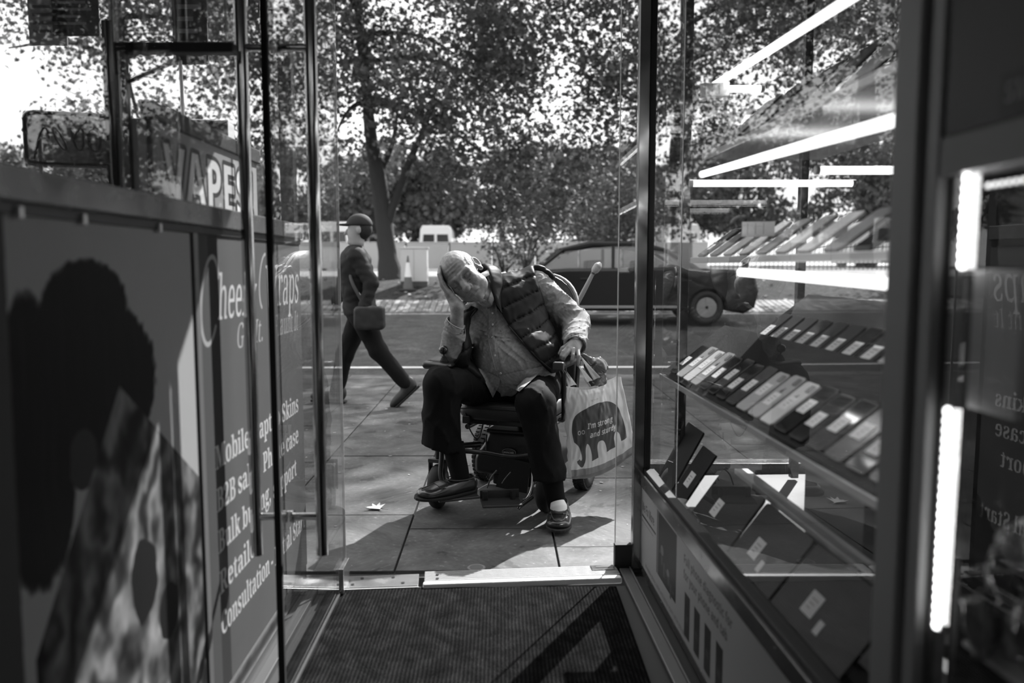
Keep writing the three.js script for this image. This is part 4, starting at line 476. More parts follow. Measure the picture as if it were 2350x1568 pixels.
const sleeveR = (x, y, z) => smin(sdCap(x, y, z, J.SR, J.ER, 0.078, 0.066), sdCap(x, y, z, J.ER, J.CR, 0.064, 0.05), 0.025);
const cutCuffR = (x, y, z) => { const n = J.WR.clone().sub(J.ER).normalize(); n.x += 0.5; n.normalize(); return (x - J.CR.x) * n.x + (y - J.CR.y) * n.y + (z - J.CR.z) * n.z - 0.012; };
const nCL = J.WL.clone().sub(J.EL).normalize();
const cutCuffL = (x, y, z) => (x - J.WL.x) * nCL.x + (y - J.WL.y) * nCL.y + (z - J.WL.z) * nCL.z - 0.02;
function shirt(x, y, z) {
  let d = torso(x, y, z); d = smax(d, y - (J.NB.y + 0.065), 0.02);
  let s = Math.max(sleeveL(x, y, z), cutCuffL(x, y, z)), r = Math.max(sleeveR(x, y, z), cutCuffR(x, y, z));
  // open cuffs: hollow their ends
  s = Math.max(s, -Math.max(sdCap(x, y, z, J.EL, J.WL.clone().addScaledVector(nCL, 0.05), 0.03, 0.052), -cutCuffL(x, y, z) - 0.035));
  r = Math.max(r, -Math.max(sdCap(x, y, z, J.ER, J.WR, 0.036, 0.046), -cutCuffR(x, y, z) - 0.03));
  s += s < 0.05 ? shirtFold(x, y, z, along(x, y, z, J.SL, J.EL) + 0.7 * along(x, y, z, J.EL, J.WL)) : 0; r += r < 0.05 ? shirtFold(x, y, z, along(x, y, z, J.ER, J.WR)) : 0; if (d < 0.05) d += shirtFold(x, y, z); return smin(d, smin(s, r, 0.004), 0.03);
}
// quilted gilet: two fronts joined over the back, cut by outlines
const wv = (px, py) => { const p = at(px, py, 4.08); return [p.x, p.y]; };
const polyL = [[1108, 620], [1120, 596], [1160, 592], [1224, 600], [1236, 650], [1262, 722], [1304, 800], [1296, 850], [1262, 852], [1218, 806], [1172, 752], [1140, 700], [1124, 655]].map(([a, b]) => wv(a, b));
const polyR = [[1062, 714], [1080, 700], [1100, 708], [1082, 728], [1079, 758], [1087, 792], [1081, 822], [1108, 850], [1122, 874], [1064, 876], [1030, 864], [1026, 842], [1050, 818], [1066, 792], [1063, 750]].map(([a, b]) => wv(a, b));
function quilt(x, y, z) { const t = x * 0.46 - y * 0.89, s = x * 0.89 + y * 0.46, p = t / 0.08 + 0.3 * noise(s * 5, z * 5), a = Math.abs(((p % 1) + 1) % 1 - 0.5) * 2, lump = Math.pow(Math.max(0, 1 - a ** 4), 0.5), near = 0.35 + 0.65 * a * a; return 0.015 * lump + near * (0.006 * cr(noise(s * 20 + t * 6, t * 9, z * 14) * 1.4, 4) + 0.003 * noise(s * 38, t * 20, z * 20)) + 0.005 * noise(s * 9, t * 9, z * 9) - 0.006; }
function armholeL(x, y, z) { return -(sdCap(x, y, z, J.SL, J.EL, 0.086, 0.086)); }
function vestBase(x, y, z) { return torso(x, y, z, 0.012) - 0.016; }
function vest(x, y, z) {
  const q = quilt(x, y, z), t = vestBase(x, y, z); let shell = t - q;
  let dL = smax(shell, sdPoly(x, y, polyL), 0.022);
  const bulgeR = smin(smin(t, sdCap(x, y, z, J.SR, J.ER, 0.088, 0.074) - 0.008, 0.03), sdCap(x, y, z, at(1046, 846, 3.95), at(1098, 858, 3.93), 0.048, 0.046), 0.05) - q; let dR = smax(bulgeR, sdPoly(x, y, polyR), 0.02);
  const back = smax(shell, z + 4.2, 0.02), low = -y + cP.y + 0.02; let d = Math.min(dL, dR, smax(back, low, 0.02));
  d = smax(d, -(torso(x, y, z) - 0.003), 0.004); d = smax(d, -(sdCap(x, y, z, J.SL.clone().add(V(0.055, -0.04, 0)), J.EL, 0.08, 0.09)), 0.012);
  return smax(d, -(sdCap(x, y, z, J.ER.clone().add(V(-0.012, 0.02, 0)), J.WR, 0.06, 0.05)), 0.01);
}
function trousers(x, y, z) {
  const kx = (d, a) => d; let r = smin(sdCap(x, y, z, J.HR, J.KR, 0.108, 0.082), sdCap(x, y, z, J.KR, J.AR, 0.084, 0.098), 0.035), l = smin(sdCap(x, y, z, J.HL, J.KL, 0.11, 0.084), sdCap(x, y, z, J.KL, J.AL, 0.088, 0.074), 0.035);
  r = smax(r, -(y - J.AR.y) - 0.0 - (x - J.AR.x) * 0.22, 0.008); l = smax(l, -(y - J.AL.y), 0.008);
  let p = sdEll(x - cP.x, y - cP.y + 0.015, z - cP.z, 0.215, 0.13, 0.19); let d = smin(smin(r, l, 0.05), p, 0.05);
  const f = -0.011 * cr(noise(x * 6 + y * 4, y * 4 + z * 6, z * 6 - x * 3) * 1.5, 6) - 0.006 * cr(noise(x * 13 + 5, y * 6 - x * 5, z * 12) * 1.5, 6); return d + f + 0.005;
}
// head in its own frame: y to the crown, z out of the face, x to his left ear
const HS = 1.12, hu = V(-0.69, 0.71, 0.13).normalize(), hw = V(-0.05, -0.23, 0.95); hw.addScaledVector(hu, -hw.dot(hu)).normalize(); const hx = hu.clone().cross(hw);
const HC = at(1064, 634, 3.97), HM = new THREE.Matrix4().makeBasis(hx, hu, hw).setPosition(HC).scale(V(HS, HS, HS)), HI = HM.clone().invert().elements;
function headLocal(x, y, z) { const ax = Math.abs(x);
  let d = sdEll(x, y - 0.036, z + 0.014, 0.077, 0.089, 0.099);
  d = smin(d, sdEll(x, y + 0.028, z - 0.03, 0.064, 0.08, 0.062), 0.03);
  d = smin(d, sdEll(x, y + 0.074, z - 0.030, 0.055, 0.042, 0.05), 0.03);
  d = smin(d, sdSph(ax - 0.04, y + 0.066, z - 0.03, 0.027), 0.03);                    // jowls
  d = smin(d, sdSph(x, y + 0.104, z - 0.066, 0.018), 0.028);                          // chin
  d = smin(d, sdSph(ax - 0.04, y + 0.022, z - 0.066, 0.022), 0.026);                  // cheeks
  d = smin(d, sdCap(ax, y, z, V(0.012, 0.019, 0.088), V(0.05, 0.021, 0.07), 0.0125, 0.010), 0.015);   // brow
  d = smax(d, -sdEll(ax - 0.032, y - 0.003, z - 0.099, 0.023, 0.0185, 0.026), 0.012);                 // sockets
  d = smin(d, sdEll(ax - 0.032, y - 0.0, z - 0.0705, 0.0165, 0.0135, 0.0145), 0.003); // closed lids
  d = smax(d, -sdCap(ax, y, z, V(0.019, -0.007, 0.0855), V(0.046, -0.006, 0.079), 0.0034, 0.003), 0.003); // lash line
  d = smax(d, -sdCap(ax, y, z, V(0.016, -0.019, 0.09), V(0.04, -0.022, 0.084), 0.0025, 0.001), 0.007);   // bag below the eye
  d = smin(d, sdCap(x, y, z, V(0, 0.012, 0.087), V(0, -0.033, 0.113), 0.009, 0.0175), 0.013);           // nose
  d = smin(d, sdSph(ax - 0.0165, y + 0.036, z - 0.1, 0.0115), 0.007);
  d = smax(d, -sdSph(ax - 0.007, y + 0.044, z - 0.106, 0.004), 0.004);
  d = smax(d, -sdCap(ax, y, z, V(0.025, -0.034, 0.095), V(0.038, -0.074, 0.08), 0.0042, 0.003), 0.008);  // fold beside the mouth
  d = smin(d, sdEll(x, y + 0.064, z - 0.076, 0.034, 0.026, 0.024), 0.012);
  d = smin(d, sdCap(ax, y, z, V(0, -0.0615, 0.0955), V(0.023, -0.067, 0.087), 0.0068, 0.0045), 0.006);
  d = smin(d, sdCap(ax, y, z, V(0, -0.0765, 0.0935), V(0.02, -0.075, 0.086), 0.0078, 0.0045), 0.006);
  d = smax(d, -sdCap(ax, y, z, V(0, -0.0685, 0.1025), V(0.033, -0.08, 0.084), 0.0042, 0.0034), 0.003);
  d += 0.0008 * Math.sin(y * 420) * sst(0.03, 0.05, y) * (1 - sst(0.075, 0.09, y)) * sst(0.05, 0.07, z);                                   // forehead lines
  const ex = ax - 0.081 + 0.4 * (z + 0.012); let ear = sdEll(ex, y - 0.004, z + 0.012, 0.010, 0.032, 0.020); ear = smax(ear, -sdEll(ex - 0.009, y - 0.007, z + 0.01, 0.0095, 0.021, 0.012), 0.004); ear = smin(ear, sdSph(ex - 0.002, y + 0.002, z - 0.004, 0.006), 0.005); ear = smin(ear, sdSph(ax - 0.082, y + 0.027, z + 0.004, 0.009), 0.01);
  d = smin(d, ear, 0.006);
  return d + 0.0011 * noise(x * 70, y * 70, z * 70); }
const toHead = (x, y, z) => [HI[0] * x + HI[4] * y + HI[8] * z + HI[12], HI[1] * x + HI[5] * y + HI[9] * z + HI[13], HI[2] * x + HI[6] * y + HI[10] * z + HI[14]];
function headF(x, y, z) { const [a, b, c] = toHead(x, y, z); let d = headLocal(a, b, c) * HS; d = smin(d, sdCap(x, y, z, J.NB, J.HB, 0.066, 0.062), 0.03); return smin(d, sdSph(x - at(1118, 688, 4.02).x, y - at(1118, 688, 4.02).y, z + 4.02, 0.04), 0.04); }
const fing = (pts, r0, r1) => (x, y, z) => { let d = 1e9; for (let i = 0; i < pts.length - 1; i++) d = Math.min(d, sdCap(x, y, z, pts[i], pts[i + 1], r0 + (r1 - r0) * i / (pts.length - 1), r0 + (r1 - r0) * (i + 1) / (pts.length - 1))); return d; };
// right hand cradles the temple: palm against the cheek, fingers up the side of the head
const fR = [0, 1, 2, 3].map((k) => fing([at(1029 + k * 1.5, 676 - k * 2, 3.86 + k * 0.021), at(1014 + k * 0.5, 650 - k * 2 + (k === 0 ? 6 : 0), 3.865 + k * 0.023), at(1007 + k, 630 - [0, 6, 4, -4][k], 3.885 + k * 0.024), at(1009 + k, 618 - [-6, 6, 3, -8][k], 3.905 + k * 0.025)], 0.0105, 0.0085));
const thR = fing([at(1050, 704, 3.9), at(1060, 699, 3.935), at(1068, 694, 3.965)], 0.0125, 0.0095);
const palmR = (x, y, z) => smin(sdCap(x, y, z, at(1047, 700, 3.87), at(1029, 674, 3.875), 0.027, 0.021), smin(sdCap(x, y, z, at(1048, 700, 3.9), at(1031, 674, 3.925), 0.025, 0.018), sdCap(x, y, z, J.ER, J.WR, 0.046, 0.029), 0.03), 0.03);
const handR = (x, y, z) => { let d = palmR(x, y, z); for (const f of fR) d = smin(d, f(x, y, z), 0.008); return smin(d, thR(x, y, z), 0.012); };
// left hand hangs over the end of the arm pad
const fL = [[[1300, 800, 3.93], [1292, 808, 3.905], [1288, 817, 3.895], [1288, 822, 3.9]], [[1308, 802, 3.92], [1301, 812, 3.895], [1295, 820, 3.885], [1293, 825, 3.89]], [[1316, 803, 3.915], [1315, 816, 3.885], [1313, 826, 3.88], [1312, 831, 3.885]], [[1326, 803, 3.92], [1328, 818, 3.885], [1327, 830, 3.88], [1326, 838, 3.885]]].map((c) => fing(c.map(([a, b, z]) => at(a, b, z)), 0.0105, 0.0085));
const handL = (x, y, z) => { let d = smin(sdCap(x, y, z, at(1318, 785, 3.985), at(1305, 800, 3.935), 0.026, 0.019), sdCap(x, y, z, at(1322, 785, 3.985), at(1324, 801, 3.935), 0.026, 0.02), 0.02); d = smin(d, sdCap(x, y, z, J.EL, J.WL, 0.04, 0.03), 0.03); for (const f of fL) d = smin(d, f(x, y, z), 0.007); return smin(d, fing([at(1303, 792, 3.97), at(1290, 800, 3.955), at(1284, 812, 3.945)], 0.012, 0.009)(x, y, z), 0.014); };
const bodyF = (x, y, z) => { let d = torso(x, y, z) + 0.03; d = smin(d, sdCap(x, y, z, J.NB, J.HB, 0.06, 0.058), 0.03); for (const [a, b, r, q] of [[J.SL, J.EL, 0.05, 0.042], [J.SR, J.ER, 0.05, 0.04], [J.HL, J.KL, 0.08, 0.06], [J.HR, J.KR, 0.08, 0.058], [J.KL, at(1279, 1155, 3.695), 0.055, 0.032], [J.KR, at(1053, 1085, 3.75), 0.055, 0.032]]) d = smin(d, sdCap(x, y, z, a, b, r, q), 0.03); return d; };
const around = (p, r) => [p.clone().addScalar(-r), p.clone().addScalar(r)];
const man = thing('person', 'bald man in quilted vest asleep in wheelchair, cheek on hand', 'person', [at(1180, 900, 4.1).x, 0, -4.1]);
const LO = man.position.clone().negate(); const own = (g) => spaceUV(g.translate(LO.x, LO.y, LO.z));
{ const parts = [nets(V(-0.55, 0.05, -4.55), V(0.6, 1.4, -3.4), 0.014, bodyF), nets(...around(HC, 0.21), 0.0032, (x, y, z) => headF(x, y, z)), nets(V(-0.4, 0.7, -4.05), V(-0.1, 1.24, -3.76), 0.004, handR), nets(V(0.22, 0.68, -4.1), V(0.46, 0.96, -3.8), 0.0038, handL)];
  mesh('body', own(join(parts)), mSkin, man);
  // hair: cropped grey band round the sides and back, bald on top
  const hair = (x, y, z) => { const [a, b, c] = toHead(x, y, z); let d = sdEll(a, b - 0.034, c + 0.014, 0.0795, 0.092, 0.1015) + 0.0028 * noise(a * 200, b * 80, c * 200); const rim = b - (0.074 - 0.45 * Math.max(0, c) + 0.25 * Math.max(0, -c - 0.04)) + 0.012 * noise(a * 60, c * 60, b * 30), frontEdge = c - 0.052 + 0.3 * Math.abs(b) + 0.006 * noise(a * 90, b * 90), low = -(b + 0.045 + 0.3 * Math.max(0, c)); return smax(smax(smax(d, rim, 0.004), frontEdge, 0.004), smax(low, 0.035 - Math.abs(a) - 1.2 * Math.max(0, -c - 0.02), 0.01), 0.004) * HS; };
  mesh('hair', own(nets(...around(HC, 0.2), 0.0032, hair)), mHair, man, 'cropped grey hair round the bald crown');
}
const shirtM = mesh('shirt', own(nets(V(-0.45, 0.5, -4.55), V(0.6, 1.3, -3.72), 0.0062, shirt)), mShirt, man);
const vestM = mesh('quilted_vest', own(nets(V(-0.42, 0.55, -4.55), V(0.5, 1.32, -3.72), 0.0068, vest)), mVest, man);
const trousersM = mesh('trousers', own(nets(V(-0.55, 0.05, -4.5), V(0.5, 0.9, -3.4), 0.0095, trousers)), mTrouser, man);
// cloth pieces laid on a field: corners in the picture, each carried to the surface
function drape(c, f, off, nu, nv, thick = 0) { const pt = (u, v) => { const a = c[0], b = c[1], d = c[2], e = c[3], x = (a[0] * (1 - u) + b[0] * u) * (1 - v) + (e[0] * (1 - u) + d[0] * u) * v, y = (a[1] * (1 - u) + b[1] * u) * (1 - v) + (e[1] * (1 - u) + d[1] * u) * v; return touch(x, y, (p, q, r) => f(p, q, r) - off); }; return own(sheet(pt, nu, nv)); }
const under = (x, y, z) => Math.min(trousers(x, y, z), shirt(x, y, z));
mesh('shirt_tail', drape([[1098, 845], [1148, 868], [1146, 884], [1131, 913]], under, 0.008, 16, 16), mShirt, shirtM); mesh('shirt_tail', drape([[1146, 862], [1258, 838], [1192, 899], [1153, 882]], under, 0.008, 20, 16), mShirt, shirtM); mesh('shirt_tail', drape([[1153, 882], [1192, 885], [1192, 899], [1172, 889]], under, 0.012, 10, 8), mShirt, shirtM);
{ const line = [[1119, 692], [1124, 705], [1128, 722], [1129, 745], [1128, 774], [1132, 800], [1137, 822], [1144, 848], [1149, 866]]; const P = line.map(([a, b]) => touch(a, b, (x, y, z) => shirt(x, y, z) - 0.002)); const w = sheet((u, v) => { const k = v * (line.length - 1), i = Math.min(Math.floor(k), line.length - 2), t = k - i, x = line[i][0] + (line[i + 1][0] - line[i][0]) * t, y = line[i][1] + (line[i + 1][1] - line[i][1]) * t; return touch(x - 7 + 14 * u, y, (a, b, c) => shirt(a, b, c) - 0.0035); }, 4, 48); mesh('placket', own(w), mShirt, shirtM); mesh('placket_edge', own(tube(line.map(([a, b]) => touch(a - 7, b, (x, y, z) => shirt(x, y, z) - 0.004)), 0.0018, 60, 5)), M(0.3, 0.85), shirtM);
  for (const [a, b] of [[1121, 697], [1130, 719], [1131, 745], [1130, 774], [1136, 816], [1149, 857]]) { const f = (x, y, z) => shirt(x, y, z) - 0.005, p = touch(a, b, f), n = gradient(p, f); mesh('button', own(rod(p, p.clone().addScaledVector(n, 0.003), 0.0058, 0.005, 12)), M(0.7, 0.3), shirtM); }
  // collar: a band round the neck and two points
  mesh('collar', drape([[1098, 682], [1119, 690], [1116, 700], [1102, 697]], (x, y, z) => Math.min(shirt(x, y, z), headF(x, y, z)), 0.008, 8, 6), mShirt, shirtM); mesh('collar', drape([[1120, 690], [1132, 655], [1142, 672], [1128, 700]], (x, y, z) => Math.min(shirt(x, y, z), headF(x, y, z)), 0.010, 8, 8), mShirt, shirtM);
  mesh('cuff_edge', own(tube([...Array(13)].map((_, k) => { const t = k / 12 * Math.PI * 2, n = J.WR.clone().sub(J.ER).normalize(); n.x += 0.5; n.normalize(); const a = n.clone().cross(V(0, 0, 1)).normalize(), b = n.clone().cross(a); return J.CR.clone().addScaledVector(n, 0.011).addScaledVector(a, 0.0475 * Math.cos(t)).addScaledVector(b, 0.0475 * Math.sin(t)); }), 0.0026, 48, 6)), M(0.45, 0.8), shirtM);
  mesh('cuff', own(tube([...Array(13)].map((_, k) => { const t = k / 12 * Math.PI * 2, a = nCL.clone().cross(V(0, 1, 0)).normalize(), b = nCL.clone().cross(a); return J.WL.clone().addScaledVector(nCL, 0.014).addScaledVector(a, 0.0545 * Math.cos(t)).addScaledVector(b, 0.0545 * Math.sin(t)); }), 0.004, 48, 6)), mShirt, shirtM); }
{ // vest: stand collar and zip edges
  const band = (inn, out, th) => { const ci = new THREE.CatmullRomCurve3(inn), co = new THREE.CatmullRomCurve3(out); return sheet((u, v) => { const a = ci.getPoint(v), b = co.getPoint(v), m = a.clone().lerp(b, 0.5), w = b.clone().sub(a).multiplyScalar(0.5), tg = ci.getTangent(v), n = w.clone().cross(tg).normalize(), t = u * Math.PI * 2, e = Math.sin(Math.PI * clamp(v * 0.96 + 0.02)) ** 0.4; return m.addScaledVector(w, Math.cos(t) * (0.6 + 0.4 * e)).addScaledVector(n, Math.sin(t) * th * e * (1 + 0.3 * noise(v * 14, u * 3))); }, 20, 44); };
  mesh('vest_collar', own(band([at(1094, 612, 4.19), at(1106, 606, 4.12), at(1119, 615, 4.06), at(1125, 636, 4.02), at(1127, 662, 3.995), at(1136, 696, 3.975)], [at(1100, 632, 4.24), at(1128, 616, 4.22), at(1147, 622, 4.15), at(1153, 648, 4.08), at(1150, 684, 4.02), at(1154, 724, 3.975)], 0.013)), mVest, vestM);
  mesh('zip_edge', own(tube([[1132, 660], [1140, 700], [1156, 730], [1172, 754], [1196, 782], [1220, 808], [1244, 832], [1264, 848]].map(([a, b]) => touch(a, b, (x, y, z) => vest(x, y, z) - 0.001)), 0.0042, 60, 6)), mBlackRough, vestM);
  mesh('zip_edge', own(tube([[1092, 712], [1080, 730], [1079, 758], [1087, 792], [1081, 822], [1100, 846]].map(([a, b]) => touch(a, b, (x, y, z) => vest(x, y, z) - 0.001)), 0.0042, 50, 6)), mBlackRough, vestM);
  for (const [a, b] of [[1085, 745], [1084, 770], [1088, 798]]) { const p = touch(a - 4, b, vest); mesh('press_stud', own(ball(p, 0.0045, 6)), M(0.4, 0.3, { metalness: 0.8 }), vestM); }
  mesh('tie_cord', own(tube([at(1062, 672 + 40, 3.93), at(1063, 740, 3.9), at(1062, 765, 3.895)], 0.002, 12, 5)), M(0.25, 0.7), vestM); }
// socks and loafers
mesh('sock', own(limb([at(1040, 1018, 3.76), at(1046, 1050, 3.755), at(1056, 1098, 3.735), at(1052, 1120, 3.72)], [0.052, 0.05, 0.044, 0.046], 20, 16)), mSock, man); mesh('sock', own(limb([at(1264, 1080, 3.69), at(1272, 1130, 3.695), at(1280, 1168, 3.695), at(1283, 1198, 3.68)], [0.054, 0.048, 0.042, 0.038], 20, 16)), mSock, man);
mesh('white_sock', own(limb([at(1279, 1152, 3.672), at(1282, 1164, 3.66), at(1284, 1178, 3.645)], [0.034, 0.041, 0.036], 10, 18)), M(0.75, 0.85, { bumpMap: tWeave, bumpScale: 0.001 }), man, 'white sock edge above the shoe');
function loafer(heel, toe, up) { // built along its own z from heel to toe
  const L = heel.distanceTo(toe), z = toe.clone().sub(heel).normalize(), y = up.clone().addScaledVector(z, -up.dot(z)).normalize(), x = y.clone().cross(z), B = new THREE.Matrix4().makeBasis(x, y, z).setPosition(heel);
  const half = (t) => 0.033 + 0.021 * sst(0, 0.62, t) - 0.03 * sst(0.74, 1.02, t) ** 2;
  const foot = (px, py, pz) => { const t = pz / L, w = half(clamp(t)); const top = 0.075 - 0.012 * sst(0.1, 0.45, t) - 0.03 * sst(0.5, 0.85, t) + 0.006 * Math.sin(t * 9); let d = smax(Math.abs(px) - w - 0.004 + 0.16 * Math.max(0, py - 0.03), smax(py - top + 2.2 * px * px, -py + 0.002, 0.012), 0.026); d = smax(d, -pz + 0.0, 0.035); d = smax(d, pz - L, 0.04); return smax(d, -sdEll(px, py - 0.088, pz - 0.085, 0.036, 0.05, 0.083), 0.006); };
  const o = mesh('shoe', own(nets(V(-0.075, -0.012, -0.02), V(0.075, 0.11, L + 0.02), 0.004, foot).applyMatrix4(B)), mLeather, man);
  const outline = []; for (let k = 0; k <= 30; k++) { const t = k / 30; const e = t > 0.72 ? Math.sqrt(Math.max(0, 1 - ((t - 0.72) / 0.28) ** 2 * 0.97)) : t < 0.16 ? Math.sqrt(Math.max(0.05, 1 - ((0.16 - t) / 0.16) ** 2)) : 1; outline.push([(half(Math.min(t, 0.8)) + 0.003) * e, t * (L + 0.006) - 0.003]); } const sole = [...outline, ...outline.slice().reverse().map(([a, b]) => [-a, b])]; mesh('sole', own(plate(sole, 0.008, 0.003).rotateX(Math.PI / 2).scale(1, 1, 1).translate(0, 0.004, 0).applyMatrix4(B)), mSole, o); mesh('heel', own(plate(sole.filter(([, b]) => b < 0.075), 0.014, 0.002).rotateX(Math.PI / 2).translate(0, -0.010, 0).applyMatrix4(B)), mSole, o);
  const on = (a, t, e = 0.002) => { let yy = 0.1; for (let k = 0; k < 60 && foot(a, yy, t * L) > e; k++) yy -= 0.0015; return V(a, yy, t * L); };
  mesh('saddle_strap', own(sheet((u, v) => on((u - 0.5) * 1.72 * half(0.6), 0.585 + 0.085 * v, 0.003).applyMatrix4(B), 16, 4)), mLeatherStrap, o); mesh('apron_seam', own(tube([...Array(15)].map((_, k) => { const t = k / 14, a = (t - 0.5) * 2, zz = 0.60 + 0.32 * (1 - a * a); return on(a * half(0.62) * 0.74, zz, 0.0015).applyMatrix4(B); }), 0.0022, 50, 6)), mLeather, o);
  mesh('top_line', own(tube([...Array(17)].map((_, k) => { const t = k / 16 * Math.PI * 2; return V(Math.cos(t) * 0.036, 0.071 - 0.004 * Math.cos(t) ** 2, 0.085 + Math.sin(t) * 0.076).applyMatrix4(B); }), 0.0025, 60, 6, false)), M(0.06, 0.4), o); return o; }
{ const pf = at(955, 1136, 3.60), hf = at(1092, 1132, 3.77); loafer(V(hf.x, 0.148, hf.z), V(pf.x, 0.150, pf.z), V(0.05, 1, 0.1)); loafer(V(at(1287, 1160, 3.78).x, 0.035, -3.79), V(at(1281, 1215, 3.5).x, 0.022, -3.505), V(0, 1, 0)); }

// ---------- power wheelchair ----------
{ const TH = -0.35, O = V(0.083, 0, -4.14), ch = thing('power_wheelchair', 'black power wheelchair with joystick carrying the sleeping man', 'wheelchair', [O.x, 0, O.z], TH);
  const inv = new THREE.Matrix4().makeRotationY(TH).setPosition(O).invert(), K = (px, py, z) => at(px, py, z).applyMatrix4(inv); // picture point at a depth, in the chair's own frame
  const mPlastic = M(0.018, 0.35), mVinyl = M(0.016, 0.42, { bumpMap: tGrain, bumpScale: 0.0008 }), mFrame = M(0.02, 0.3, { metalness: 0.3, clearcoat: 0.4 }), mChrome = M(0.5, 0.2, { metalness: 1 });
  // seat
  const cush = (x, y, z) => smax(smax(Math.abs(x) - 0.235, Math.abs(y - 0.485) - 0.04 - 0.008 * Math.cos(x * 6), 0.045), Math.abs(z - 0.0) - 0.245, 0.05); const seat = mesh('seat_cushion', nets(V(-0.26, 0.42, -0.27), V(0.26, 0.56, 0.27), 0.011, cush), mVinyl, ch); mesh('piping', tube([V(-0.22, 0.5, 0.236), V(0, 0.508, 0.243), V(0.22, 0.5, 0.236)], 0.004, 30, 6), mPlastic, seat);
  mesh('seat_pan', box(-0.22, 0.22, 0.415, 0.445, -0.24, 0.2, 0.006), mFrame, ch);
  // backrest with pale edge binding
  const bk = (e) => { const s = []; const w = 0.245 - e, top = 1.175 - e, r = 0.17; s.push([-w, 0.5 + e]); for (let k = 0; k <= 8; k++) { const t = Math.PI - k / 8 * Math.PI / 2; s.push([-w + r + Math.cos(t) * r, top - r + Math.sin(t) * r]); } for (let k = 0; k <= 8; k++) { const t = Math.PI / 2 - k / 8 * Math.PI / 2; s.push([w - r + Math.cos(t) * r, top - r + Math.sin(t) * r]); } s.push([w, 0.5 + e]); return s; };
  const back = mesh('backrest', plate(bk(0.012), 0.05, 0.008).translate(0, 0, -0.335), mVinyl, ch); mesh('edge_binding', plate(bk(0), 0.024, 0.004, [bk(0.016)]).translate(0, 0, -0.325), M(0.3, 0.6), back, 'pale binding round the backrest edge'); mesh('back_shell', plate(bk(0.02), 0.012, 0.004).translate(0, 0, -0.36), mPlastic, back);
  for (const s of [-1, 1]) mesh('back_post', rod(V(s * 0.2, 0.42, -0.30), V(s * 0.2, 1.0, -0.365), 0.013), mFrame, ch);
  // arms
  for (const s of [-1, 1]) { const a = mesh('armrest', nets(V(s * 0.29 - 0.05, 0.70, -0.24), V(s * 0.29 + 0.05, 0.77, 0.27), 0.008, (x, y, z) => smax(smax(Math.abs(x - s * 0.29) - 0.03, Math.abs(y - 0.735) - 0.018, 0.02), Math.abs(z - 0.015) - 0.21, 0.03)), mVinyl, ch); mesh('arm_tube', tube([V(s * 0.29, 0.715, 0.12), V(s * 0.29, 0.6, 0.13), V(s * 0.275, 0.45, 0.08), V(s * 0.24, 0.43, 0.02)], 0.013, 24, 10), mFrame, a); mesh('arm_tube', rod(V(s * 0.29, 0.715, -0.16), V(s * 0.27, 0.43, -0.16), 0.012), mFrame, a); mesh('end_block', box(s * 0.29 - 0.024, s * 0.29 + 0.03, 0.715, 0.757, 0.222, 0.252, 0.008), M(0.03, 0.5), a); }
  // joystick pod on his right arm
  { const c = K(1012, 838, 3.86), pod = mesh('control_pod', nets(c.clone().add(V(-0.12, -0.05, -0.12)), c.clone().add(V(0.12, 0.05, 0.12)), 0.005, (x, y, z) => smax(smax(Math.abs(x - c.x + 0.01) - 0.078 + 0.3 * Math.max(0, c.y - y), Math.abs(y - c.y) - 0.016 + 0.06 * (x - c.x), 0.018), Math.abs(z - c.z) - 0.05, 0.03)), mPlastic, ch); const j = K(1019, 830, 3.86);
    mesh('joystick_boot', lathe([[0.0, 0], [0.024, 0.0], [0.019, 0.006], [0.0205, 0.009], [0.015, 0.014], [0.0165, 0.017], [0.011, 0.022], [0.0125, 0.025], [0.007, 0.03], [0.0, 0.031]], 24).translate(j.x, c.y + 0.014, j.z), mRubber, pod); mesh('joystick_stem', rod(V(j.x, c.y + 0.04, j.z), V(j.x - 0.002, c.y + 0.056, j.z), 0.004), mPlastic, pod); const g = new THREE.IcosahedronGeometry(0.0225, 4), p = g.attributes.position; for (let i = 0; i < p.count; i++) { const q = V(p.getX(i), p.getY(i), p.getZ(i)), k = 1 + 0.03 * noise(q.x * 260, q.y * 260, q.z * 260); p.setXYZ(i, q.x * k, q.y * k, q.z * k); } g.computeVertexNormals(); mesh('joystick_ball', g.translate(j.x - 0.003, c.y + 0.074, j.z), M(0.015, 0.2, { clearcoat: 0.6 }), pod, 'pitted black ball grip'); mesh('button_strip', box(c.x - 0.075, c.x - 0.035, c.y + 0.013, c.y + 0.0185, c.z + 0.01, c.z + 0.03, 0.003), M(0.3, 0.3), pod); mesh('control_cable', tube([c.clone().add(V(0.06, 0.02, -0.05)), c.clone().add(V(0.085, 0.055, -0.06)), c.clone().add(V(0.1, 0.03, -0.12))], 0.004, 18, 6), mPlastic, pod); }
  // base: battery shroud with lid and oval badge
  const sh = mesh('motor_shroud', nets(V(-0.24, 0.06, -0.36), V(0.24, 0.42, 0.16), 0.009, (x, y, z) => smax(smax(Math.abs(x) - 0.135 - 0.07 * sst(0.34, 0.2, y), smax(y - 0.355, 0.13 - y, 0.01), 0.025), smax(z - 0.10 + 0.12 * Math.max(0, y - 0.3), -z - 0.32, 0.02), 0.025)), mPlastic, ch); mesh('shroud_lid', box(-0.145, 0.145, 0.348, 0.368, -0.30, 0.085, 0.008), mPlastic, sh); mesh('shroud_rib', [box(-0.138, -0.13, 0.25, 0.345, 0.098, 0.108, 0.003)], M(0.06, 0.4), sh); mesh('lower_pan', box(-0.11, 0.11, 0.075, 0.15, -0.28, 0.08, 0.012), mBlackRough, sh); mesh('handle_recess', tube([V(-0.06, 0.17, 0.1), V(0, 0.16, 0.106), V(0.06, 0.17, 0.1)], 0.005, 16, 6), M(0.04, 0.4), sh);
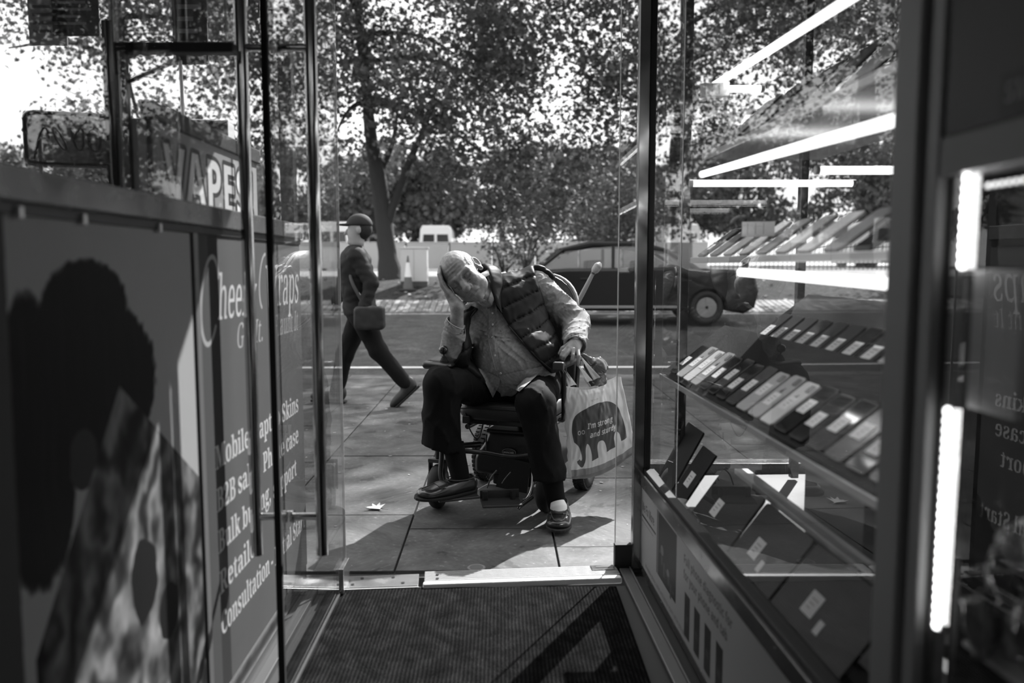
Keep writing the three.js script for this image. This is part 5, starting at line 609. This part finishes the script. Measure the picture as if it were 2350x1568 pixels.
  { const tx = canvasTex(256, 128, (c, w, h) => { c.fillStyle = '#0b0b0b'; c.fillRect(0, 0, w, h); c.strokeStyle = '#9a9a9a'; c.lineWidth = 7; c.beginPath(); c.ellipse(w / 2, h / 2, 118, 55, 0, 0, 7); c.stroke(); c.fillStyle = '#c8c8c8'; c.font = 'bold 38px sans-serif'; c.fillText('INVACARE', 28, 84, 200); c.lineWidth = 4; c.beginPath(); c.moveTo(70, 48); c.quadraticCurveTo(150, 18, 206, 46); c.stroke(); }); const g = new THREE.CircleGeometry(1, 40); g.scale(0.04, 0.02, 1); const b = mesh('oval_badge', g, M(1, 0.35, { map: tx }), sh); b.position.set(-0.005, 0.262, 0.114); }
  // wheels
  function wheel(name, x, z, r, w, tread, turn = 0) { const o = new THREE.Group(); o.name = name; o.position.set(x, r, z); o.rotation.y = turn; ch.add(o); const tyre = [new THREE.TorusGeometry(r - w * 0.5, w * 0.5, 14, 44).scale(1, 1, 1.15)]; if (tread) for (let k = 0; k < 40; k++) for (const s of [-1, 1]) tyre.push(box(-0.009, 0.009, r - 0.007, r + 0.004, s * w * 0.28 - 0.011, s * w * 0.28 + 0.011, 0.002).rotateZ((k + (s > 0 ? 0.5 : 0)) / 40 * Math.PI * 2)); const m = mesh('tyre', tyre, mRubber, o); m.rotation.y = Math.PI / 2; const h = mesh('hub', [lathe([[0.0, -w * 0.42], [r * 0.3, -w * 0.45], [r * 0.5, -w * 0.3], [r - w * 0.8, -w * 0.42], [r - w * 0.75, w * 0.42], [r * 0.5, w * 0.3], [r * 0.3, w * 0.45], [0, w * 0.42]], 32)], M(0.09, 0.45), o); h.rotation.z = Math.PI / 2; mesh('axle_cap', rod(V(-w * 0.52, 0, 0), V(w * 0.52, 0, 0), 0.014), mFrame, o); return o; }
  const wr = [K(1340, 1122, 4.27), K(1113, 1100, 4.5)], wf = [K(1006, 1165, 3.94), K(1258, 1180, 3.86)];
  wheel('drive_wheel', 0.30, -0.27, 0.165, 0.075, true); wheel('drive_wheel', -0.27, -0.27, 0.165, 0.075, true);
  for (const [c, t] of [[wf[0], 0.15], [wf[1], -0.1]]) { wheel('caster_wheel', c.x, c.z, 0.112, 0.06, false, t); mesh('caster_fork', [box(c.x - 0.045, c.x - 0.036, 0.1, 0.25, c.z - 0.02, c.z + 0.02, 0.003), box(c.x + 0.036, c.x + 0.045, 0.1, 0.25, c.z - 0.02, c.z + 0.02, 0.003), box(c.x - 0.045, c.x + 0.045, 0.235, 0.255, c.z - 0.025, c.z + 0.025, 0.004), rod(V(c.x, 0.25, c.z), V(c.x, 0.33, c.z), 0.014)], mFrame, ch); mesh('caster_arm', tube([V(c.x, 0.31, c.z), V(c.x * 0.75, 0.31, c.z - 0.06), V(c.x * 0.5, 0.30, c.z - 0.18)], 0.016, 16, 8), mFrame, ch); }
  // leg rests
  mesh('cross_bar', tube([K(1020, 1034, 3.86), K(1075, 1036, 3.86), K(1115, 1040, 3.87), K(1165, 1048, 3.86), K(1222, 1044, 3.82)], 0.0125, 40, 10), mFrame, ch);
  mesh('hanger', tube([K(1014, 960, 3.92), K(1014, 1040, 3.86), K(1013, 1100, 3.82), K(1040, 1148, 3.78)], 0.013, 30, 10), mFrame, ch); mesh('hanger', tube([K(1228, 960, 3.9), K(1222, 1040, 3.82), K(1219, 1128, 3.76), K(1190, 1168, 3.72)], 0.008, 30, 10), mChrome, ch); mesh('adjuster', rod(K(1195, 1160, 3.72), K(1222, 1140, 3.75), 0.012), mFrame, ch); mesh('swing_latch', rod(K(1228, 1110, 3.78), K(1234, 1098, 3.77), 0.006), mChrome, ch);
  const fp = (c, turn, w, l) => { const m = mesh('footplate', [box(-w, w, -0.006, 0.006, -l, l, 0.004), box(-w, w, 0.0, 0.045, -l - 0.006, -l + 0.006, 0.003)], M(0.035, 0.5), ch); m.position.copy(c); m.rotation.y = turn - TH; return m; }; const p1 = K(1045, 1150, 3.72); p1.y = 0.128; fp(p1, 0.35, 0.10, 0.075); const p2 = K(1150, 1162, 3.70); p2.y = 0.098; const f2 = fp(p2, 0.12, 0.095, 0.065); mesh('heel_stop', box(-0.085, -0.06, 0.005, 0.05, -0.04, -0.02, 0.003), mBlack, f2); mesh('peg', new THREE.CylinderGeometry(0.012, 0.012, 0.04, 12).translate(0.06, 0.026, -0.03), mBlack, f2);
  mesh('kick_panel', plate([[-0.09, 0.06], [0.08, 0.04], [0.1, 0.2], [-0.05, 0.22]], 0.006).translate(0.02, 0.02, 0.13), mPlastic, ch); mesh('strap', tube([K(1118, 1120, 3.9), K(1128, 1095, 3.9), K(1140, 1080, 3.92)], 0.004, 14, 6), M(0.1, 0.4), ch); mesh('strap', tube([K(1152, 1110, 3.9), K(1160, 1098, 3.9), K(1172, 1084, 3.9)], 0.003, 14, 6), M(0.1, 0.4), ch);
  mesh('cable', tube([K(1068, 948, 3.98), K(1078, 985, 3.97), K(1095, 1008, 3.98), K(1106, 985, 4.02), K(1112, 950, 4.05)], 0.0035, 40, 6), mPlastic, ch); mesh('connector', [box(-0.02, 0.02, -0.02, 0.02, -0.02, 0.02, 0.005).translate(...K(1072, 962, 3.99).toArray()), box(-0.012, 0.012, -0.016, 0.016, -0.012, 0.012, 0.004).translate(...K(1084, 955, 3.99).toArray())], mBlack, ch); mesh('bracket', plate([[0, 0], [0.05, 0.03], [0.04, 0.045], [-0.005, 0.01]], 0.02).translate(...K(1145, 968, 3.98).toArray()), M(0.12, 0.4), ch);
  mesh('frame_rail', [rod(V(-0.2, 0.40, -0.3), V(-0.2, 0.40, 0.2), 0.014), rod(V(0.2, 0.40, -0.3), V(0.2, 0.40, 0.2), 0.014), rod(V(0, 0.36, -0.1), V(0, 0.42, -0.1), 0.03)], mFrame, ch);
}
// stick hooked on the chair back
{ const a = at(1300, 742, 4.52), b = at(1361, 627, 4.55), c = at(1378, 603, 4.56), o = thing('walking_stick', 'pale wooden stick with worn knob hooked behind the wheelchair back', 'walking stick', [a.x, a.y, a.z]), l = (p) => p.clone().sub(a); const base = at(1225, 880, 4.5); mesh('shaft', limb([l(base), l(a), l(at(1340, 668, 4.53)), l(b)], [0.013, 0.014, 0.0135, 0.011], 30, 12), M(0.26, 0.5), o); mesh('knob', limb([l(b), l(b).lerp(l(c), 0.25), l(b).lerp(l(c), 0.7), l(c)], [0.011, 0.023, 0.024, 0.008], 20, 16, 0.1), M(0.36, 0.5), o); mesh('collar', rod(l(b).lerp(l(at(1340, 668, 4.53)), 0.06), l(b), 0.0135), M(0.06, 0.4), o); }
// carrier bag hung from the arm
{ const TL = at(1301, 888, 3.93), TR = at(1416, 865, 4.02), BR = at(1452, 1036, 4.0), BL = at(1312, 1092, 3.90), o = thing('carrier_bag', 'pale plastic carrier bag printed with dark elephant, hanging from the armrest', 'bag', [TL.x, 0.4, TL.z]), P = o.position.clone();
  const tx = canvasTex(1024, 1024, (c, w, h) => { c.fillStyle = '#f2f2f2'; c.fillRect(0, 0, w, h); c.fillStyle = '#585858'; c.beginPath(); // plain elephant outline
    c.moveTo(60, 640); c.bezierCurveTo(20, 420, 60, 330, 240, 300); c.bezierCurveTo(420, 250, 640, 230, 760, 270); c.bezierCurveTo(960, 330, 985, 560, 960, 800); c.lineTo(850, 815); c.lineTo(845, 720); c.bezierCurveTo(820, 640, 760, 650, 735, 740); c.lineTo(735, 850); c.lineTo(590, 870); c.bezierCurveTo(600, 760, 560, 690, 500, 700); c.bezierCurveTo(440, 700, 430, 780, 440, 900); c.lineTo(330, 915); c.bezierCurveTo(345, 800, 330, 700, 280, 690); c.bezierCurveTo(235, 760, 260, 850, 225, 905); c.bezierCurveTo(190, 960, 110, 940, 105, 870); c.lineTo(150, 850); c.bezierCurveTo(160, 890, 190, 880, 185, 840); c.bezierCurveTo(180, 760, 150, 700, 60, 640); c.fill();
    c.strokeStyle = '#e2e2e2'; c.lineWidth = 9; for (const x of [165, 230]) { c.beginPath(); c.arc(x, 545, 21, 0, 7); c.stroke(); } c.fillStyle = '#e6e6e6'; c.font = 'italic bold 92px sans-serif'; c.fillText("I'm strong", 300, 520); c.fillText('and sturdy', 330, 630); c.fillStyle = '#9d9d9d'; c.fillRect(0, 950, w, 80); c.fillStyle = '#a9a9a9'; c.font = '30px sans-serif'; c.fillText('bag for life', 420, 210); });
  const face = (off) => (u, v) => { const t = TL.clone().lerp(TR, u), b = BL.clone().lerp(BR, u), p = t.lerp(b, v); const bulge = Math.sin(Math.PI * u) * (0.25 + 0.75 * Math.sin(Math.PI * clamp(v * 0.85 + 0.05))); p.z += off * (0.012 + 0.055 * bulge) + off * 0.010 * ridge(noise(u * 7 + v * 2, v * 1.5, 3 * off)) + off * 0.005 * noise(u * 22, v * 9, off); p.x += 0.006 * noise(v * 5, u * 3, off); p.y += (v > 0.9 ? -0.02 * Math.sin(Math.PI * u) : 0) + (v < 0.12 ? -0.03 * Math.sin(Math.PI * u) * (1 - v / 0.12) : 0); return p.sub(P); };
  const fr = sheet(face(1), 60, 60); { const uv = fr.attributes.uv; for (let i = 0; i < uv.count; i++) uv.setXY(i, uv.getX(i), 1 - uv.getY(i)); } const mBag = (m) => M(m ? 0.92 : 0.75, 0.38, { map: m, transmission: 0.25, thickness: 0, clearcoat: 0.3, clearcoatRoughness: 0.3 });
  mesh('printed_face', fr, mBag(tx), o); mesh('rear_face', sheet(face(-1), 40, 40), mBag(null), o); const fF = face(1), fB = face(-1);
  mesh('gusset', sheet((u, v) => { const a = fF(0, v), b = fB(0, v), p = a.lerp(b, u); p.x -= 0.018 * Math.sin(u * Math.PI) * (1 + noise(v * 8, u * 3)); return p; }, 8, 40), mBag(null), o); mesh('gusset', sheet((u, v) => { const a = fF(1, v), b = fB(1, v), p = a.lerp(b, u); p.x += 0.02 * Math.sin(u * Math.PI); return p; }, 8, 40), mBag(null), o); mesh('bag_bottom', sheet((u, v) => { const a = fF(u, 1), b = fB(u, 1), p = a.lerp(b, v); p.y -= 0.035 * Math.sin(v * Math.PI) * (0.5 + 0.5 * Math.sin(Math.PI * u)); return p; }, 30, 10), M(0.25, 0.4, { transmission: 0.2, thickness: 0 }), o, 'darker bag bottom');
  const strap = (a, b0, b1, n) => mesh('handle', sheet((u, v) => { const top = a.clone().add(V(0.004 * (u - 0.5), 0, 0.002 * Math.sin(u * 9))), bot = b0.clone().lerp(b1, u); const p = top.lerp(bot, v); p.z += 0.004 * Math.sin(u * 9) * (1 - v * 0.4); return p.sub(P); }, 10, 16), mBag(null), o);
  strap(at(1287, 838, 3.905), at(1304, 889, 3.935), at(1316, 884, 3.94)); strap(at(1289, 838, 3.915), at(1316, 884, 3.97), at(1324, 884, 3.98)); strap(at(1324, 834, 3.88), at(1346, 878, 3.93), at(1360, 873, 3.94)); strap(at(1332, 818, 3.95), at(1362, 872, 4.0), at(1378, 866, 4.01));
  // second dark bag bulging out of it
  const c = at(1368, 845, 4.05), s = thing('plastic_sack', 'dark shiny plastic sack bulging above the printed carrier bag', 'bag', [c.x, c.y, c.z]); mesh('sack', nets(V(-0.1, -0.12, -0.08), V(0.1, 0.1, 0.08), 0.006, (x, y, z) => smin(sdEll(x - 0.0, y - 0.005, z, 0.065, 0.058, 0.045), sdEll(x - 0.01, y + 0.07, z, 0.05, 0.05, 0.035), 0.03) + 0.008 * ridge(noise(x * 22 + y * 14, y * 20, z * 20)) + 0.004 * noise(x * 60, y * 60, z * 60)), M(0.09, 0.15, { clearcoat: 0.8, clearcoatRoughness: 0.1 }), s); mesh('knot', limb([V(-0.03, 0.03, 0.02), V(-0.055, 0.06, 0.03), V(-0.08, 0.075, 0.035)], [0.03, 0.014, 0.008], 14, 10, 0.3), M(0.09, 0.15), s); }

// ---------- walker passing on the pavement ----------
{ const Z = 6.95, base = V(at(835, 930, Z).x, 0, -Z), o = thing('person', 'walker in dark cap and jacket striding past behind the glass door', 'person', [base.x, 0, base.z]), q = (px, py, dz = 0) => { const p = at(px, py, Z - dz); return V(p.x - base.x, p.y, p.z - base.z); };
  const j = { head: q(822, 528), neck: q(820, 556), shN: q(818, 588, 0.17), shF: q(812, 586, -0.17), chest: q(815, 615), belly: q(822, 665), pel: q(828, 712), hipN: q(830, 728, 0.09), hipF: q(826, 728, -0.09), kneN: q(868, 806, 0.1), ankN: q(932, 880, 0.1), kneF: q(792, 812, -0.09), ankF: q(772, 902, -0.09), elN: q(852, 650, 0.2), wrN: q(836, 706, 0.24), elF: q(790, 650, -0.2), wrF: q(772, 690, -0.18) };
  const mJ = M(0.02, 0.75, { specularIntensity: 0.4, bumpMap: tWeave, bumpScale: 0.001 }), mT = M(0.011, 0.85, { specularIntensity: 0.3, bumpMap: tWeave, bumpScale: 0.001 });
  const hd = (x, y, z) => { const a = x - j.head.x, b = y - j.head.y, c = z - j.head.z; let d = sdEll(a - 0.012, b - 0.03, c, 0.1, 0.095, 0.078); d = smin(d, sdEll(a + 0.03, b + 0.045, c, 0.062, 0.07, 0.056), 0.03); d = smin(d, sdCap(a, b, c, V(-0.095, 0.0, 0), V(-0.113, -0.035, 0), 0.009, 0.014), 0.012); d = smin(d, sdSph(a + 0.075, b + 0.105, c, 0.02), 0.025); d = smin(d, sdEll(a - 0.02, b + 0.005, Math.abs(c) - 0.08, 0.02, 0.032, 0.01), 0.008); d = smax(d, -sdCap(a, b, c, V(-0.1, -0.075, -0.02), V(-0.1, -0.075, 0.02), 0.003, 0.003), 0.006); d = smax(d, -sdSph(a + 0.092, b - 0.005, Math.abs(c) - 0.032, 0.012), 0.012); return smin(d, sdCap(x, y, z, j.neck, j.head, 0.06, 0.055), 0.03); };
  const hand = (w, dir) => (x, y, z) => { let d = sdEll(x - w.x - dir * 0.004, y - w.y + 0.045, z - w.z, 0.022, 0.05, 0.04); for (let k = 0; k < 4; k++) d = smin(d, sdCap(x, y, z, V(w.x - dir * 0.004, w.y - 0.08, w.z + (k - 1.5) * 0.02), V(w.x - dir * (0.03 + 0.004 * k), w.y - 0.135 + Math.abs(k - 1.6) * 0.01, w.z + (k - 1.5) * 0.018), 0.0095, 0.008), 0.008); return smin(d, sdCap(x, y, z, V(w.x - dir * 0.015, w.y - 0.03, w.z + 0.035), V(w.x - dir * 0.035, w.y - 0.085, w.z + 0.045), 0.012, 0.009), 0.012); };
  const skel = (x, y, z) => { let d = hd(x, y, z); d = smin(d, sdCap(x, y, z, j.chest, j.pel, 0.12, 0.11), 0.05); for (const [a, b, r, s] of [[j.shN, j.elN, 0.045, 0.038], [j.elN, j.wrN, 0.038, 0.027], [j.shF, j.elF, 0.045, 0.038], [j.elF, j.wrF, 0.038, 0.027], [j.hipN, j.kneN, 0.075, 0.052], [j.kneN, j.ankN, 0.05, 0.036], [j.hipF, j.kneF, 0.075, 0.052], [j.kneF, j.ankF, 0.05, 0.036]]) d = smin(d, sdCap(x, y, z, a, b, r, s), 0.03); return Math.min(d, hand(j.wrN, 1)(x, y, z), hand(j.wrF, 1)(x, y, z)); };
  mesh('body', nets(V(-0.5, 0.02, -0.45), V(0.55, 1.8, 0.45), 0.009, skel), M(0.3, 0.5), o);
  const jacket = (x, y, z) => { let d = smin(sdEll(x - j.chest.x, y - j.chest.y, z - j.chest.z, 0.145, 0.2, 0.19), sdEll(x - j.belly.x, y - j.belly.y, z - j.belly.z, 0.145, 0.24, 0.18), 0.06); d = smin(d, sdCap(x, y, z, j.shN, j.shF, 0.078, 0.078), 0.05); for (const [a, b, r, s] of [[j.shN, j.elN, 0.072, 0.064], [j.elN, j.wrN, 0.062, 0.05], [j.shF, j.elF, 0.072, 0.064], [j.elF, j.wrF, 0.062, 0.05]]) d = smin(d, sdCap(x, y, z, a, b, r, s), 0.025); d = smin(d, sdEll(x - j.pel.x, y - j.pel.y, z - j.pel.z, 0.15, 0.1, 0.18), 0.05); return d + 0.008 * ridge(noise(x * 9, y * 16, z * 9)) - 0.004; };
  mesh('jacket', nets(V(-0.45, 0.6, -0.45), V(0.45, 1.6, 0.45), 0.011, jacket), mJ, o);
  const tr = (x, y, z) => { let d = sdEll(x - j.pel.x, y - j.pel.y, z - j.pel.z, 0.14, 0.13, 0.17); for (const [a, b, r, s] of [[j.hipN, j.kneN, 0.1, 0.078], [j.kneN, j.ankN, 0.076, 0.062], [j.hipF, j.kneF, 0.1, 0.078], [j.kneF, j.ankF, 0.076, 0.062]]) d = smin(d, sdCap(x, y, z, a, b, r, s), 0.035); return d + 0.006 * ridge(noise(x * 10, y * 7, z * 10)) - 0.003; };
  mesh('trousers', nets(V(-0.5, 0.05, -0.4), V(0.6, 1.1, 0.4), 0.011, tr), mT, o);
  const shoe = (a, tilt) => { const g = nets(V(-0.24, -0.08, -0.08), V(0.12, 0.1, 0.08), 0.008, (x, y, z) => smax(smin(sdEll(x + 0.1, y + 0.03, z, 0.13, 0.05, 0.05), sdEll(x - 0.02, y - 0.01, z, 0.07, 0.08, 0.048), 0.04), -y - 0.06, 0.01)); g.rotateZ(tilt).translate(a.x, a.y, a.z); mesh('shoe', g, M(0.02, 0.5), o); mesh('sole', box(-0.22, 0.09, -0.075, -0.055, -0.05, 0.05, 0.008).rotateZ(tilt).translate(a.x, a.y, a.z), mSole, o); }; shoe(j.ankN.clone().add(V(0.01, -0.03, 0)), 0.75); shoe(V(j.ankF.x, 0.082, j.ankF.z), -0.05);
  mesh('cap', nets(j.head.clone().add(V(-0.25, -0.06, -0.15)), j.head.clone().add(V(0.16, 0.2, 0.15)), 0.008, (x, y, z) => { const a = x - j.head.x, b = y - j.head.y, c = z - j.head.z; let d = smax(sdEll(a - 0.012, b - 0.04, c, 0.113, 0.1, 0.092), 0.035 - b, 0.01); return smin(d, smax(sdEll(a + 0.1, b - 0.045, c, 0.085, 0.012, 0.075), -b, 0.01), 0.01); }), M(0.012, 0.8), o); mesh('hair', nets(j.head.clone().add(V(-0.02, -0.1, -0.12)), j.head.clone().add(V(0.16, 0.06, 0.12)), 0.008, (x, y, z) => { const a = x - j.head.x, b = y - j.head.y, c = z - j.head.z; return smax(sdEll(a - 0.016, b - 0.01, c, 0.106, 0.1, 0.084) + 0.004 * noise(a * 80, b * 80, c * 80), 0.02 - a, 0.02); }), M(0.012, 0.8), o);
  mesh('bag_strap', tube([j.shF.clone().add(V(0, 0.08, 0.05)), q(806, 640, 0.19), q(830, 690, 0.22), q(842, 715, 0.2)], 0.016, 30, 6), M(0.05, 0.6), o); mesh('shoulder_bag', nets(V(-0.18, -0.16, -0.08), V(0.18, 0.16, 0.08), 0.011, (x, y, z) => smax(smax(Math.abs(x) - 0.13, Math.abs(y) - 0.1, 0.04), Math.abs(z) - 0.045, 0.03) + 0.004 * noise(x * 20, y * 20, z * 20)).translate(...q(848, 730, 0.26).toArray()), M(0.02, 0.6), o); }
shadow(scene);
renderer.render(scene, camera);
